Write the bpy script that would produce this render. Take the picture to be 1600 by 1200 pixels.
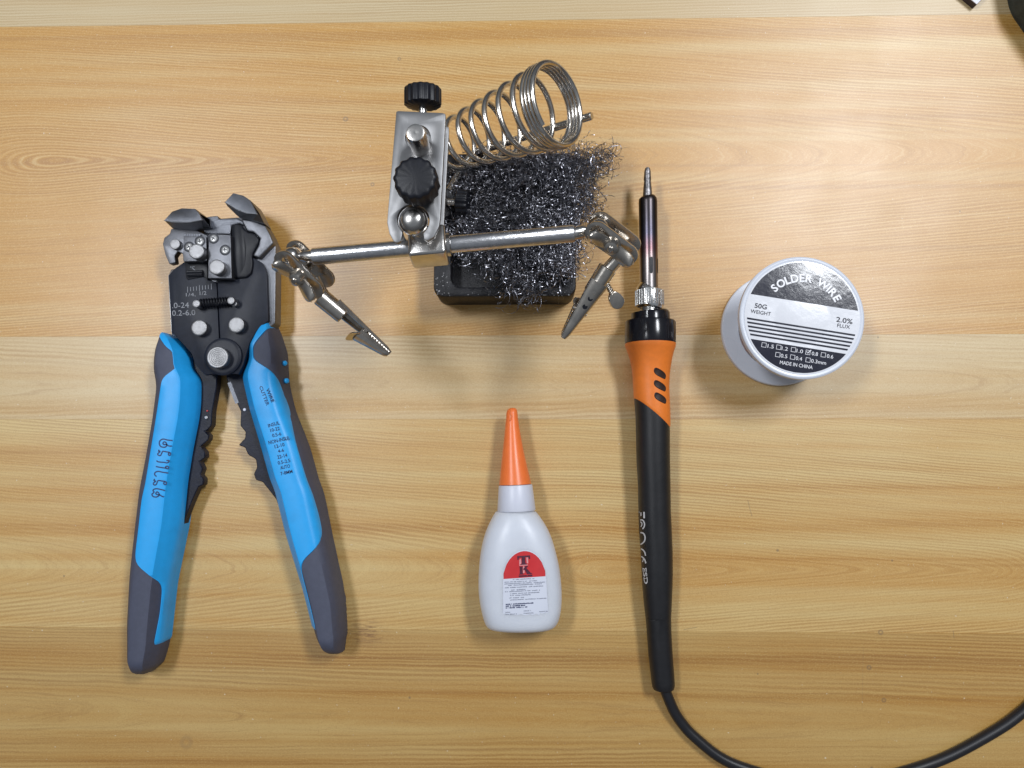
import bpy, bmesh, math, random
import numpy as np
from mathutils import Vector, Matrix, Quaternion
from mathutils.geometry import tessellate_polygon

random.seed(7)
SC = bpy.context.scene
for o in list(bpy.data.objects): bpy.data.objects.remove(o)
COL = SC.collection
MM = 0.001

# ------------------------------------------------------------------ camera
F_PX, H_MM = 1209.0, 340.0            # focal length in photo pixels, camera height over the table
NADIR = (830.0, 705.0)                # where the plumb line under the camera meets the picture
cam_d = bpy.data.cameras.new('camera'); cam = bpy.data.objects.new('camera', cam_d); COL.objects.link(cam)
cam_d.sensor_width = 36.0; cam_d.lens = 36.0*F_PX/1600.0
cam_d.clip_start = 0.01; cam_d.clip_end = 20
_down = Vector(((NADIR[0]-800)/F_PX, (600-NADIR[1])/F_PX, -1)).normalized()
CQ = _down.rotation_difference(Vector((0,0,-1)))
cam.rotation_mode = 'QUATERNION'; cam.rotation_quaternion = CQ; cam.location = (0,0,H_MM*MM)
SC.camera = cam

# ------------------------------------------------------------------ world and room lamps
w = bpy.data.worlds.new('World'); SC.world = w; w.use_nodes = True
wn = w.node_tree; wn.nodes.clear()
wo = wn.nodes.new('ShaderNodeOutputWorld'); wb = wn.nodes.new('ShaderNodeBackground')
wb.inputs[0].default_value = (0.82,0.90,1.0,1); wb.inputs[1].default_value = 0.27
wtc=wn.nodes.new('ShaderNodeTexCoord'); wsx=wn.nodes.new('ShaderNodeSeparateXYZ'); wrp=wn.nodes.new('ShaderNodeValToRGB')
wn.links.new(wtc.outputs['Generated'],wsx.inputs[0]); wn.links.new(wsx.outputs[2],wrp.inputs[0])
_e=wrp.color_ramp.elements; _e[0].position=0.0; _e[0].color=(0.30,0.32,0.35,1); _e[1].position=1.0; _e[1].color=(0.82,0.90,1.0,1)
_m=_e.new(0.35); _m.color=(0.50,0.54,0.60,1); _m=_e.new(0.62); _m.color=(0.76,0.83,0.92,1)
wn.links.new(wrp.outputs[0],wb.inputs[0])
wn.links.new(wb.outputs[0], wo.inputs[0])
def lamp(name, loc, target, size, sizey, watts, col):
    l = bpy.data.lights.new(name,'AREA'); l.shape='RECTANGLE'; l.size=size; l.size_y=sizey; l.energy=watts; l.color=col
    o = bpy.data.objects.new(name,l); COL.objects.link(o); o.location=loc
    return o
lamp('ceiling_lamp',(0.655,0.60,1.25),0,0.24,0.50,17.0,(0.93,0.96,1.0))
lamp('ceiling_lamp',(-0.66,0.36,1.35),0,0.20,0.44,11.0,(0.93,0.96,1.0))
SC.view_settings.view_transform='Standard'; SC.view_settings.look='None'
SC.view_settings.exposure=-0.09; SC.view_settings.gamma=1.0
SC.render.engine='CYCLES'
SC.cycles.use_denoising=True
SC.cycles.max_bounces=8

# ------------------------------------------------------------------ pixel -> table space (mm)
def P(px, py, z=0.0):
    d = CQ @ Vector(((px-800)/F_PX, (600-py)/F_PX, -1))
    t = (z-H_MM)/d.z
    return Vector((d.x*t, d.y*t, z))
def zm(x0,y0,s,sy=None):
    sy = sy or s
    return lambda X,Y: (x0+X/s, y0+Y/sy)
Z1=zm(230,290,4); Z2=zm(190,480,4); Z3=zm(180,760,3.75); Z4=zm(590,80,4.1026); Z6=zm(660,220,3.637)
Z7=zm(600,120,3.875,3.871); ZR=zm(890,320,5.458,5.4545); ZL=zm(430,370,6.316); ZG=zm(730,620,3.158)
ZS=zm(1110,380,4.615); ZH=zm(220,670,10); ZT=zm(390,590,7.5); ZI=zm(980,790,9.225); ZB=zm(770,850,8)
def proj(v):
    q=CQ.inverted() @ (Vector(v)-Vector((0,0,H_MM))); return (800+F_PX*q.x/-q.z, 600-F_PX*q.y/-q.z)
def relevel(pts, z, zr):                # the pixel where a point seen at height z would show at height zr
    out=[]
    for p in pts:
        v=P(p[0],p[1],z); v.z=zr; out.append(proj(v))
    return out
def PZ(Z, pts, z): return [P(*Z(*p), z) for p in pts]
def S(z): return (H_MM-z)/F_PX          # mm per photo pixel at height z (near the plumb line)

# ------------------------------------------------------------------ node helpers / materials
class E:
    def __init__(s, nt, k): s.nt=nt; s.k=k
    def _m(s, op, *a, clamp=False):
        n=s.nt.nodes.new('ShaderNodeMath'); n.operation=op; n.use_clamp=clamp
        for i,v in enumerate((s,)+a):
            if isinstance(v,E): s.nt.links.new(v.k,n.inputs[i])
            else: n.inputs[i].default_value=v
        return E(s.nt,n.outputs[0])
    def __add__(s,o): return s._m('ADD',o)
    def __sub__(s,o): return s._m('SUBTRACT',o)
    def __mul__(s,o): return s._m('MULTIPLY',o)
    def __pow__(s,o): return s._m('POWER',o)
    def sq(s): return s._m('MULTIPLY',s)
    def sqrt(s): return s._m('SQRT')
    def abs(s): return s._m('ABSOLUTE')
    def lt(s,o): return s._m('LESS_THAN',o)
    def mx(s,o): return s._m('MAXIMUM',o)
    def mn(s,o): return s._m('MINIMUM',o)
    def step(s,a,b):                       # smooth 0..1 between a and b
        n=s.nt.nodes.new('ShaderNodeMapRange'); n.interpolation_type='SMOOTHSTEP'
        s.nt.links.new(s.k,n.inputs[0]); n.inputs[1].default_value=a; n.inputs[2].default_value=b
        n.inputs[3].default_value=0; n.inputs[4].default_value=1
        return E(s.nt,n.outputs[0])
def comb(nt,x,y,z=0.0):
    n=nt.nodes.new('ShaderNodeCombineXYZ')
    for i,v in enumerate((x,y,z)):
        if isinstance(v,E): nt.links.new(v.k,n.inputs[i])
        else: n.inputs[i].default_value=v
    return n.outputs[0]
def noise(nt, vec, scale, detail=2, rough=0.5, dist=0.0):
    n=nt.nodes.new('ShaderNodeTexNoise'); n.inputs['Scale'].default_value=scale
    n.inputs['Detail'].default_value=detail; n.inputs['Roughness'].default_value=rough
    n.inputs['Distortion'].default_value=dist
    if vec is not None: nt.links.new(vec,n.inputs['Vector'])
    return E(nt,n.outputs[0])
def mixc(nt, f, a, b, mode='MIX'):
    n=nt.nodes.new('ShaderNodeMix'); n.data_type='RGBA'; n.blend_type=mode; n.clamp_factor=True
    if isinstance(f,E): nt.links.new(f.k,n.inputs[0])
    else: n.inputs[0].default_value=f
    for i,v in ((6,a),(7,b)):
        if isinstance(v,(tuple,list)): n.inputs[i].default_value=(*v[:3],1)
        else: nt.links.new(v,n.inputs[i])
    return n.outputs[2]
def srgb(r,g,b):
    f=lambda c:(c/255/12.92) if c/255<=0.04045 else ((c/255+0.055)/1.055)**2.4
    return (f(r),f(g),f(b))
def mat(name, col, rough=0.4, metal=0.0, var=0.15, vscale=400, bump=0.0, bscale=1500, coat=0.0, sss=0.0, rvar=0.12,
        aniso=None, spec=0.5, trans=0.0, dirt=None):
    m=bpy.data.materials.new(name); m.use_nodes=True; nt=m.node_tree; b=nt.nodes['Principled BSDF']
    tc=nt.nodes.new('ShaderNodeTexCoord').outputs['Object']
    n1=noise(nt,tc,vscale,4,0.6); n2=noise(nt,tc,vscale*0.22,3,0.6)
    c=mixc(nt,n1.step(0.3,0.75),tuple(x*(1-var) for x in col),tuple(min(1,x*(1+var)) for x in col))
    if dirt: c=mixc(nt,n2.step(0.52,0.75)*dirt[0],c,dirt[1])
    nt.links.new(c,b.inputs['Base Color'])
    r=(n2-0.5)*(2*rvar)+rough
    nt.links.new(r.mx(0.03).k,b.inputs['Roughness'])
    b.inputs['Metallic'].default_value=metal; b.inputs['Specular IOR Level'].default_value=spec
    if coat: b.inputs['Coat Weight'].default_value=coat; b.inputs['Coat Roughness'].default_value=0.05
    if sss:
        b.inputs['Subsurface Weight'].default_value=sss; b.inputs['Subsurface Radius'].default_value=(0.006,0.006,0.006)
        b.inputs['Subsurface Scale'].default_value=1.0
    if trans: b.inputs['Transmission Weight'].default_value=trans
    if bump:
        vec=tc
        if aniso:
            mp=nt.nodes.new('ShaderNodeMapping'); mp.inputs['Scale'].default_value=aniso[:3]
            mp.inputs['Rotation'].default_value=(0,0,aniso[3] if len(aniso)>3 else 0)
            nt.links.new(tc,mp.inputs[0]); vec=mp.outputs[0]
        nb=noise(nt,vec,bscale,3,0.6)
        bn=nt.nodes.new('ShaderNodeBump'); bn.inputs['Strength'].default_value=bump; bn.inputs['Distance'].default_value=0.0004
        nt.links.new(nb.k,bn.inputs['Height']); nt.links.new(bn.outputs[0],b.inputs['Normal'])
    return m
M={}
M['chrome']=mat('plated_steel',(0.58,0.56,0.54),0.24,1,0.10,250,0.06,900,rvar=0.10,dirt=(0.35,(0.33,0.29,0.25)))
M['bar']=mat('drawn_steel_bar',(0.62,0.62,0.64),0.28,1,0.12,300,0.22,1800,rvar=0.08,aniso=(0.3,1,1,0))
M['plate']=mat('brushed_steel_plate',(0.235,0.235,0.24),0.45,1,0.06,300,0.04,1500,rvar=0.05,aniso=(1,0.15,1,0.05),dirt=(0.3,(0.24,0.23,0.22)))
M['wire']=mat('spring_steel_wire',(0.60,0.57,0.53),0.22,1,0.12,300,0.05,900)
M['clipmetal']=mat('tinned_clip_metal',(0.56,0.52,0.47),0.26,1,0.12,300,0.06,700,dirt=(0.4,(0.33,0.29,0.25)))
M['wool']=mat('steel_shavings',(0.34,0.34,0.38),0.33,1,0.4,900,rvar=0.08)
M['iron']=mat('black_enamel_casting',(0.008,0.008,0.011),0.40,0,0.3,300,0.5,1500,rvar=0.12,spec=0.32)
M['chip']=mat('chipped_enamel',(0.35,0.35,0.36),0.5,0.3)
M['knob']=mat('black_moulded_knob',(0.008,0.009,0.014),0.42,0,0.2,400,0.12,2500,spec=0.35)
M['gun']=mat('sandblasted_grey_steel',(0.24,0.25,0.28),0.44,1,0.08,500,0.30,6000,rvar=0.06)
M['gunlight']=mat('ground_grey_steel',(0.20,0.205,0.225),0.42,1,0.08,500,0.2,5000,rvar=0.06)
M['edge']=mat('ground_bright_edge',(0.75,0.75,0.77),0.25,1,0.05)
M['black']=mat('black_oxide_plate',(0.012,0.015,0.026),0.42,0,0.15,500,0.15,5000,rvar=0.06,spec=0.32)
M['blackpl']=mat('black_nylon',(0.010,0.011,0.016),0.42,0,0.2,500,0.15,3000,spec=0.35)
M['navysteel']=mat('blackened_steel_arm',(0.010,0.012,0.024),0.45,0,0.3,250,0.25,1500,spec=0.3)
M['rivet']=mat('zinc_rivet',(0.36,0.36,0.37),0.46,1,0.10,500,0.35,2500)
M['screw']=mat('zinc_screw',(0.38,0.38,0.38),0.34,1,0.12,500)
M['blue']=mat('blue_plastic',(0.018,0.385,0.87),0.40,0,0.03,300,0.06,6000,rvar=0.06,dirt=(0.22,(0.02,0.22,0.52)))
M['rubber']=mat('slate_rubber',(0.068,0.075,0.115),0.60,0,0.06,500,0.25,5000,rvar=0.06)
M['ink']=mat('blue_black_ink',(0.008,0.02,0.10),0.6,0,0.1)
M['marker']=mat('navy_marker',(0.006,0.03,0.14),0.5,0,0.3,900)
M['greyprint']=mat('grey_print',(0.28,0.29,0.32),0.6,0,0.1)
M['whiteprint']=mat('white_print',(0.62,0.62,0.64),0.6,0,0.1)
M['orangecap']=mat('orange_cap_plastic',(0.92,0.20,0.045),0.34,0,0.04,300,0.05,2500,sss=0.15)
M['orange']=mat('orange_grip_plastic',(0.84,0.21,0.025),0.44,0,0.05,400,0.12,5000)
M['handle']=mat('black_handle_plastic',(0.010,0.010,0.012),0.42,0,0.15,400,0.10,5000)
M['collar']=mat('glossy_black_collar',(0.008,0.008,0.012),0.20,0,0.15,400)
M['slot']=mat('dark_slot',(0.030,0.012,0.008),0.45,0,0.2)
M['nut']=mat('bright_nickel',(0.74,0.74,0.73),0.25,1,0.06,400,0.1,2500)
M['tip']=mat('tinned_tip',(0.24,0.23,0.235),0.42,1,0.35,350,0.5,900,dirt=(0.8,(0.05,0.045,0.05)))
M['cable']=mat('black_cable_sheath',(0.012,0.012,0.015),0.40,0,0.1,300,0.05,3000)
M['pe']=mat('milky_polyethylene',(0.67,0.70,0.77),0.36,0,0.02,120,0.08,500,sss=0.6)
M['pecol']=mat('white_collar_plastic',(0.66,0.68,0.78),0.38,0,0.015,200,sss=0.2)
M['sticker']=mat('clear_white_sticker',(0.68,0.71,0.81),0.28,0,0.01,200)
M['red']=mat('red_print',(0.60,0.030,0.036),0.35,0,0.04,300)
M['purple']=mat('dark_maroon_print',(0.085,0.012,0.035),0.4,0,0.1)
M['pinkp']=mat('pink_print',(0.72,0.30,0.32),0.4,0,0.1)
M['tinyprint']=mat('fine_grey_print',(0.30,0.32,0.40),0.6,0,0.2,2000)
M['spool']=mat('white_styrene',(0.66,0.69,0.77),0.30,0,0.015,150,0.03,900)
M['solder']=mat('solder_wire',(0.52,0.52,0.54),0.28,1,0.1,500)
M['label']=mat('glossy_label_paper',(0.74,0.75,0.80),0.18,0,0.01,150,0.15,170,coat=0.4,rvar=0.04)
M['labelink']=mat('glossy_label_ink',(0.016,0.017,0.032),0.14,0,0.08,300,0.15,170,coat=0.2,rvar=0.03)
M['labelwhite']=mat('label_white_lettering',(0.78,0.78,0.82),0.3,0,0.01)
M['card']=mat('white_card',(0.78,0.78,0.85),0.5,0,0.02)
M['carddark']=mat('dark_box_side',(0.035,0.022,0.03),0.5,0,0.2)
M['pouch']=mat('dark_green_cloth',(0.05,0.058,0.050),0.85,0,0.35,200,0.5,1800)
M['brown']=mat('heat_tinted_steel',(0.33,0.26,0.24),0.26,1,0.1,300)

def heat_barrel():
    m=bpy.data.materials.new('heat_blued_barrel'); m.use_nodes=True; nt=m.node_tree; b=nt.nodes['Principled BSDF']
    g=nt.nodes.new('ShaderNodeNewGeometry'); sx=nt.nodes.new('ShaderNodeSeparateXYZ'); nt.links.new(g.outputs['Position'],sx.inputs[0])
    y=E(nt,sx.outputs[1]); y0=P(1012,307,13).y*MM; y1=P(1014,452,12).y*MM
    t=(y-y1)*(1/(y0-y1))
    r=nt.nodes.new('ShaderNodeValToRGB'); nt.links.new((t+(noise(nt,None,60,2)-0.5)*0.06).k,r.inputs[0])
    el=r.color_ramp.elements; el[0].position=0; el[0].color=(0.30,0.28,0.28,1); el[1].position=1; el[1].color=(0.07,0.06,0.06,1)
    for p,c in ((0.28,(0.28,0.24,0.23)),(0.42,(0.17,0.10,0.11)),(0.58,(0.075,0.07,0.095)),(0.75,(0.06,0.055,0.065))):
        e=el.new(p); e.color=(*c,1)
    nt.links.new(r.outputs[0],b.inputs['Base Color']); b.inputs['Metallic'].default_value=1; b.inputs['Roughness'].default_value=0.33
    return m
M['barrel']=heat_barrel()

# ---- table wood: every board has its own tones and its own grain centre line
MARKS=[(624,92,1.0),(540,186,1.4),(335,283,0.5),(582,288,1.1),(1358,1043,1.2),(1381,1094,1.1),(1362,1200,0.8),(291,1160,3.2),(1372,527,0.6),
       (1184,1053,0.5),(1394,876,0.6),(1376,988,1.3),(1215,860,0.8),(980,350,0.7),(1500,330,0.5),(100,900,0.6),(640,1090,0.7)]
SCR=[(1168,780,1175,808),(1489,984,1491,998),(1067,984,1090,980),(1349,1010,1347,1110)]
def wood(name, tones, bands, y0px, k, w_mm, seed, xr=(-400,400)):
    """tones: pale, mid, dark line, light fleck; bands: (photo row, 0 pale .. 1 mid) across the board"""
    m=bpy.data.materials.new(name); m.use_nodes=True; nt=m.node_tree; b=nt.nodes['Principled BSDF']
    g=nt.nodes.new('ShaderNodeNewGeometry'); sp=nt.nodes.new('ShaderNodeSeparateXYZ'); nt.links.new(g.outputs['Position'],sp.inputs[0])
    X=E(nt,sp.outputs[0])*1000; Y=E(nt,sp.outputs[1])*1000                      # mm
    yc=P(800,y0px).y
    wander=(noise(nt,comb(nt,X*0.0045,Y*0.011,seed),1.0,1,0.5)-0.5)*6
    dy=Y-yc+wander*0.8
    inx=(X-(xr[0]+xr[1])/2).abs().step((xr[1]-xr[0])/2+60,(xr[1]-xr[0])/2)      # where the flat-sawn arches run
    ww=(inx*(w_mm-16.0)+16.0)
    phi=(dy.sq()+ww.sq()).sqrt()+X*k+wander*0.6+(noise(nt,comb(nt,X*0.03,Y*0.16,seed+3),1.0,2,0.6)-0.5)*1.5
    ramp=nt.nodes.new('ShaderNodeValToRGB'); ya=P(800,bands[0][0]).y; yb=P(800,bands[-1][0]).y
    nt.links.new(((Y+wander*0.5-ya)*(1/(yb-ya))).k,ramp.inputs[0]); el=ramp.color_ramp.elements
    for i,(py,vv) in enumerate(bands):
        t=(P(800,py).y-ya)/(yb-ya)
        e=el[0] if i==0 else (el[1] if i==len(bands)-1 else el.new(t)); e.position=t; e.color=(vv,vv,vv,1)
    rings=noise(nt,comb(nt,X*0.0025,phi*0.34,seed+17),1.0,4,0.66)               # growth rings
    fine=noise(nt,comb(nt,X*0.016,phi*2.6,seed+29),1.0,3,0.7)                   # fibres
    regio=noise(nt,comb(nt,X*0.006,Y*0.045,seed+41),1.0,1,0.5).step(0.40,0.62)
    per=(phi*(6.2832/1.28)+(rings-0.5)*5.0)._m('SINE')*0.5+0.5
    weave=noise(nt,comb(nt,X*1.6,Y*2.4,seed+51),1.0,1,0.6)
    streak=noise(nt,comb(nt,X*0.0010,(Y+wander*0.4)*0.14,seed+71),1.0,3,0.55)     # long straight colour streaks
    blot=noise(nt,comb(nt,X*0.009,Y*0.03,seed+91),1.0,2,0.5)                     # slow changes of tone
    rm_=inx.mx(dy.abs().step(4,16))                                              # arches only where the board is flat-sawn
    tone=E(nt,ramp.outputs[0])+(rings-0.5)*rm_*(inx*0.25+0.25)+(streak-0.5)*2.2+(blot-0.5)*1.1
    c=mixc(nt,tone,tones[0],tones[1])
    c=mixc(nt,rings.step(0.56,0.68)*rm_*0.14,c,tones[2])
    c=mixc(nt,streak.step(0.60,0.68)*0.30,c,tones[2])
    c=mixc(nt,per.step(0.35,0.95)*rm_*(regio*0.28+0.12),c,tones[2])
    c=mixc(nt,per.step(0.45,0.05)*rm_*(regio*0.18+0.08),c,tones[3])
    c=mixc(nt,fine.step(0.50,0.70)*0.30,c,tones[2])
    c=mixc(nt,fine.step(0.46,0.30)*0.26,c,tones[3])
    c=mixc(nt,weave.step(0.54,0.74)*0.34,c,tones[3])
    c=mixc(nt,weave.step(0.46,0.28)*0.26,c,tones[2])
    dust=noise(nt,comb(nt,X*0.8,Y*0.8,seed+81),1.0,1,0.5).step(0.775,0.80)
    c=mixc(nt,dust*0.6,c,srgb(226,214,190))
    mk=None; lo_=min(P(800,bands[0][0]).y,yb)-3; hi_=max(ya,yb)+3
    for (px,py,r) in MARKS:
        p=P(px,py)
        if not lo_<p.y<hi_: continue
        d=((X-p.x).sq()+(Y-p.y).sq()).sqrt()
        q=(d-r*0.6).abs().step(r*0.5,r*0.05)*(0.22 if r>2 else 0.5)
        if r<1: q=d.step(r,r*0.4)*0.6
        mk=q if mk is None else mk.mx(q)
    for (x1,y1,x2,y2) in SCR:
        a=P(x1,y1); bb=P(x2,y2); L=(bb-a).length; u=(bb-a)/L
        if not lo_<a.y<hi_: continue
        s=(X-a.x)*u.x+(Y-a.y)*u.y; t=((X-a.x)*(-u.y)+(Y-a.y)*u.x).abs()
        q=t.step(0.24,0.06)*(s-L/2).abs().step(L/2,L/2-0.6)*(0.5 if L<12 else 0.16)
        mk=q if mk is None else mk.mx(q)
    kp=P(572,988)                                                                # small dark knot in the board
    if lo_-2<kp.y<hi_+2:
        kd=(((X-kp.x)*0.075).sq()+((Y-kp.y)*0.12).sq()).sqrt()
        kn=noise(nt,comb(nt,X*0.16,Y*0.9,3.3),1.0,3,0.7,0.6)
        c=mixc(nt,kd.step(1.0,0.1)*kn.step(0.40,0.66)*0.75,c,srgb(120,78,36))
    if mk is not None: c=mixc(nt,mk,c,srgb(112,92,66))
    nt.links.new(c,b.inputs['Base Color'])
    smear=noise(nt,comb(nt,X*0.02,Y*0.02,seed+5),1.0,2,0.6)
    nt.links.new(((smear-0.5)*0.16+0.40+fine*0.04).k,b.inputs['Roughness'])
    b.inputs['Specular IOR Level'].default_value=1.0
    bn=nt.nodes.new('ShaderNodeBump'); bn.inputs['Strength'].default_value=0.25; bn.inputs['Distance'].default_value=0.00012
    nt.links.new((fine*0.7+weave*0.35+per*0.2).k,bn.inputs['Height']); nt.links.new(bn.outputs[0],b.inputs['Normal'])
    return m

# ------------------------------------------------------------------ mesh builders (all in mm, world axes)
class MB:
    def __init__(s): s.v=[]; s.f=[]
    def add(s, vs, fs):
        o=len(s.v); s.v+= [Vector(v) for v in vs]; s.f+=[[i+o for i in f] for f in fs]; return s
    def loft(s, rings, closed=True, cap0=True, cap1=True, wrap=False):
        n=len(rings[0]); vs=[p for r in rings for p in r]; fs=[]
        R=len(rings)
        for i in range(R if wrap else R-1):
            a=i*n; b=((i+1)%R)*n
            for j in range(n if closed else n-1):
                k=(j+1)%n; fs.append([a+j,a+k,b+k,b+j])
        if closed and not wrap:
            if cap0: fs.append(list(range(n))[::-1])
            if cap1: fs.append([(R-1)*n+j for j in range(n)])
        return s.add(vs,fs)
    def lathe(s, prof, org, axis, n=32, cap0=True, cap1=True, phase=0.0, rmod=None):
        ax=Vector(axis).normalized(); u=ax.orthogonal().normalized()
        if abs(ax.z)>0.99: u=Vector((1,0,0))
        v=ax.cross(u); org=Vector(org)
        rings=[[org+ax*t+(u*math.cos(2*math.pi*j/n+phase)+v*math.sin(2*math.pi*j/n+phase))*(r*(rmod(j,n,t) if rmod else 1)) for j in range(n)] for t,r in prof]
        return s.loft(rings,True,cap0,cap1)
    def tube(s, path, r, n=10, wrap=False):
        path=[Vector(p) for p in path]; m=len(path)
        rr=r if isinstance(r,(list,tuple)) else [r]*m
        tan=[]
        for i in range(m):
            a=path[(i-1)%m] if (wrap or i>0) else path[0]; b=path[(i+1)%m] if (wrap or i<m-1) else path[-1]
            tan.append((b-a).normalized())
        u=tan[0].orthogonal().normalized(); rings=[]
        for i in range(m):
            if i: u=(tan[i-1].rotation_difference(tan[i]) @ u)
            u=(u-tan[i]*u.dot(tan[i])).normalized(); v=tan[i].cross(u)
            rings.append([path[i]+(u*math.cos(2*math.pi*j/n)+v*math.sin(2*math.pi*j/n))*rr[i] for j in range(n)])
        return s.loft(rings,True,True,True,wrap)
    def ribbon(s, path, wd, nrm=(0,0,1)):
        path=[Vector(p) for p in path]; nrm=Vector(nrm); L=[];R=[]
        for i,p in enumerate(path):
            t=(path[min(i+1,len(path)-1)]-path[max(i-1,0)]).normalized(); sd=nrm.cross(t).normalized()*wd/2
            L.append(p+sd); R.append(p-sd)
        n=len(path)
        return s.add(L+R,[[i,n+i,n+i+1,i+1] for i in range(n-1)])
    def box(s, c, ax, ay, az):
        c=Vector(c); ax,ay,az=Vector(ax),Vector(ay),Vector(az)
        vs=[c+ax*i+ay*j+az*k for i in(-1,1) for j in(-1,1) for k in(-1,1)]
        return s.add(vs,[[0,1,3,2],[4,6,7,5],[0,4,5,1],[2,3,7,6],[0,2,6,4],[1,5,7,3]])

LABELS={}
def root(name, label, cat, loc_mm, group=None):
    o=bpy.data.objects.new(name,None); COL.objects.link(o); o.location=Vector(loc_mm)*MM; o.empty_display_size=0.01
    o['label']=label; o['category']=cat
    if group: o['group']=group
    return o
def wloc(o):
    p=Vector((0,0,0))
    while o is not None: p+=o.location; o=o.parent
    return p
def obj(name, mb, material, parent=None, smooth=35, bevel=None, segs=2, bang=30, origin=None, holes=None, doubles=0.0):
    """link one mesh object; mb verts are world mm"""
    vs=mb.v
    base=wloc(parent) if parent else Vector((0,0,0))
    lo=Vector((min(v.x for v in vs),min(v.y for v in vs),min(v.z for v in vs))); hi=Vector((max(v.x for v in vs),max(v.y for v in vs),max(v.z for v in vs)))
    org=(Vector(origin) if origin else Vector(((lo.x+hi.x)/2,(lo.y+hi.y)/2,lo.z)))*MM
    me=bpy.data.meshes.new(name); me.from_pydata([v*MM-org for v in vs],[],mb.f); me.update()
    bm=bmesh.new(); bm.from_mesh(me)
    if doubles: bmesh.ops.remove_doubles(bm,verts=bm.verts,dist=doubles*MM)
    bmesh.ops.recalc_face_normals(bm,faces=bm.faces)
    if bevel:
        es=[e for e in bm.edges if len(e.link_faces)==2 and e.calc_face_angle(0)>math.radians(bang)]
        bmesh.ops.bevel(bm,geom=es,offset=bevel*MM,segments=segs,profile=0.5,affect='EDGES',clamp_overlap=True)
    bm.to_mesh(me); bm.free()
    if smooth:
        me.polygons.foreach_set('use_smooth',[True]*len(me.polygons))
        me.set_sharp_from_angle(angle=math.radians(smooth))
    me.materials.append(material)
    o=bpy.data.objects.new(name,me); COL.objects.link(o)
    if parent: o.parent=parent
    o.location=org-base
    return o
def prism(pts2, z0, z1, holes=()):
    """pts2: list of Vectors/tuples (x,y) outline; optional holes; closed solid"""
    loops=[[Vector((p[0],p[1],0)) for p in pts2]]+[[Vector((p[0],p[1],0)) for p in h] for h in holes]
    mb=MB(); allv=[p for l in loops for p in l]; n=len(allv)
    tri=tessellate_polygon(loops)
    vs=[(p.x,p.y,z0) for p in allv]+[(p.x,p.y,z1) for p in allv]
    fs=[]
    if not holes: fs=[list(range(n))[::-1],[n+i for i in range(n)]]
    else: fs=[list(t)[::-1] for t in tri]+[[n+i for i in t] for t in tri]
    o=0
    for l in loops:
        m=len(l)
        for i in range(m): fs.append([o+i,o+(i+1)%m,n+o+(i+1)%m,n+o+i])
        o+=m
    return mb.add(vs,fs)
def frame_prism(pts, org, u, v, w, t0, t1, holes=()):
    mb=prism(pts,t0,t1,holes); org=Vector(org); u,v,w=Vector(u),Vector(v),Vector(w)
    mb.v=[org+u*p.x+v*p.y+w*p.z for p in mb.v]; return mb
def circ(c, r, n=32, a0=0, a1=360, ry=None):
    full=abs(a1-a0)>=360
    return [(c[0]+r*math.cos(math.radians(a0+(a1-a0)*i/(n if full else n-1))), c[1]+(ry or r)*math.sin(math.radians(a0+(a1-a0)*i/(n if full else n-1)))) for i in range(n)]
def smoothpoly(pts, it=2):
    pts=[Vector(p) for p in pts]
    for _ in range(it):
        q=[]
        for i in range(len(pts)):
            a,b=pts[i],pts[(i+1)%len(pts)]; q+=[a*0.75+b*0.25,a*0.25+b*0.75]
        pts=q
    return pts
def crom(pts, sub=6):
    pts=[Vector(p) for p in pts]; out=[]
    for i in range(len(pts)-1):
        a=pts[max(i-1,0)];b=pts[i];c=pts[i+1];d=pts[min(i+2,len(pts)-1)]
        for k in range(sub):
            t=k/sub
            out.append(0.5*((2*b)+(c-a)*t+(2*a-5*b+4*c-d)*t*t+(3*b-a-3*c+d)*t**3))
    return out+[pts[-1]]
def roundrect(x0,y0,x1,y1,r,n=6):
    out=[]
    for cx,cy,a in ((x1-r,y1-r,0),(x0+r,y1-r,90),(x0+r,y0+r,180),(x1-r,y0+r,270)):
        out+=[(cx+r*math.cos(math.radians(a+90*i/n)),cy+r*math.sin(math.radians(a+90*i/n))) for i in range(n+1)]
    return out
def pxprism(Z, pts, z0, z1, holes=(), sm=0):
    q=PZ(Z,pts,z1)
    if sm: q=smoothpoly(q,sm)
    return prism(q,z0,z1,holes)
_tc={}
def textgeo(body, bold=0.0):
    key=(body,bold)
    if key in _tc: return _tc[key]
    cu=bpy.data.curves.new('lettering','FONT'); cu.body=body; cu.size=1.0; cu.offset=bold; cu.resolution_u=3
    cu.fill_mode='BOTH'
    ob=bpy.data.objects.new('lettering_tmp',cu); COL.objects.link(ob)
    dg=bpy.context.evaluated_depsgraph_get(); dg.update()
    me=bpy.data.meshes.new_from_object(ob.evaluated_get(dg))
    vs=[(v.co.x,v.co.y) for v in me.vertices]; fs=[list(p.vertices) for p in me.polygons]
    bpy.data.objects.remove(ob); bpy.data.meshes.remove(me)
    _tc[key]=(vs,fs); return vs,fs
def pxtext(body, cx, cy, hpx, ang, z, wpx=None, bold=0.0, mapf=None):
    """flat lettering centred on photo pixel (cx,cy), cap height hpx, turned ang degrees counter-clockwise, lying at height z"""
    vs,fs=textgeo(body,bold)
    x0=min(v[0] for v in vs);x1=max(v[0] for v in vs);y0=min(v[1] for v in vs);y1=max(v[1] for v in vs)
    sv=hpx/(y1-y0); su=(wpx/(x1-x0)) if wpx else sv
    ca,sa=math.cos(math.radians(ang)),math.sin(math.radians(ang)); out=[]
    for x,y in vs:
        u=(x-(x0+x1)/2)*su; v=(y-(y0+y1)/2)*sv
        px=cx+u*ca-v*sa; py=cy-(u*sa+v*ca)
        out.append(mapf(px,py) if mapf else P(px,py,z))
    return MB().add(out,fs)
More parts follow.
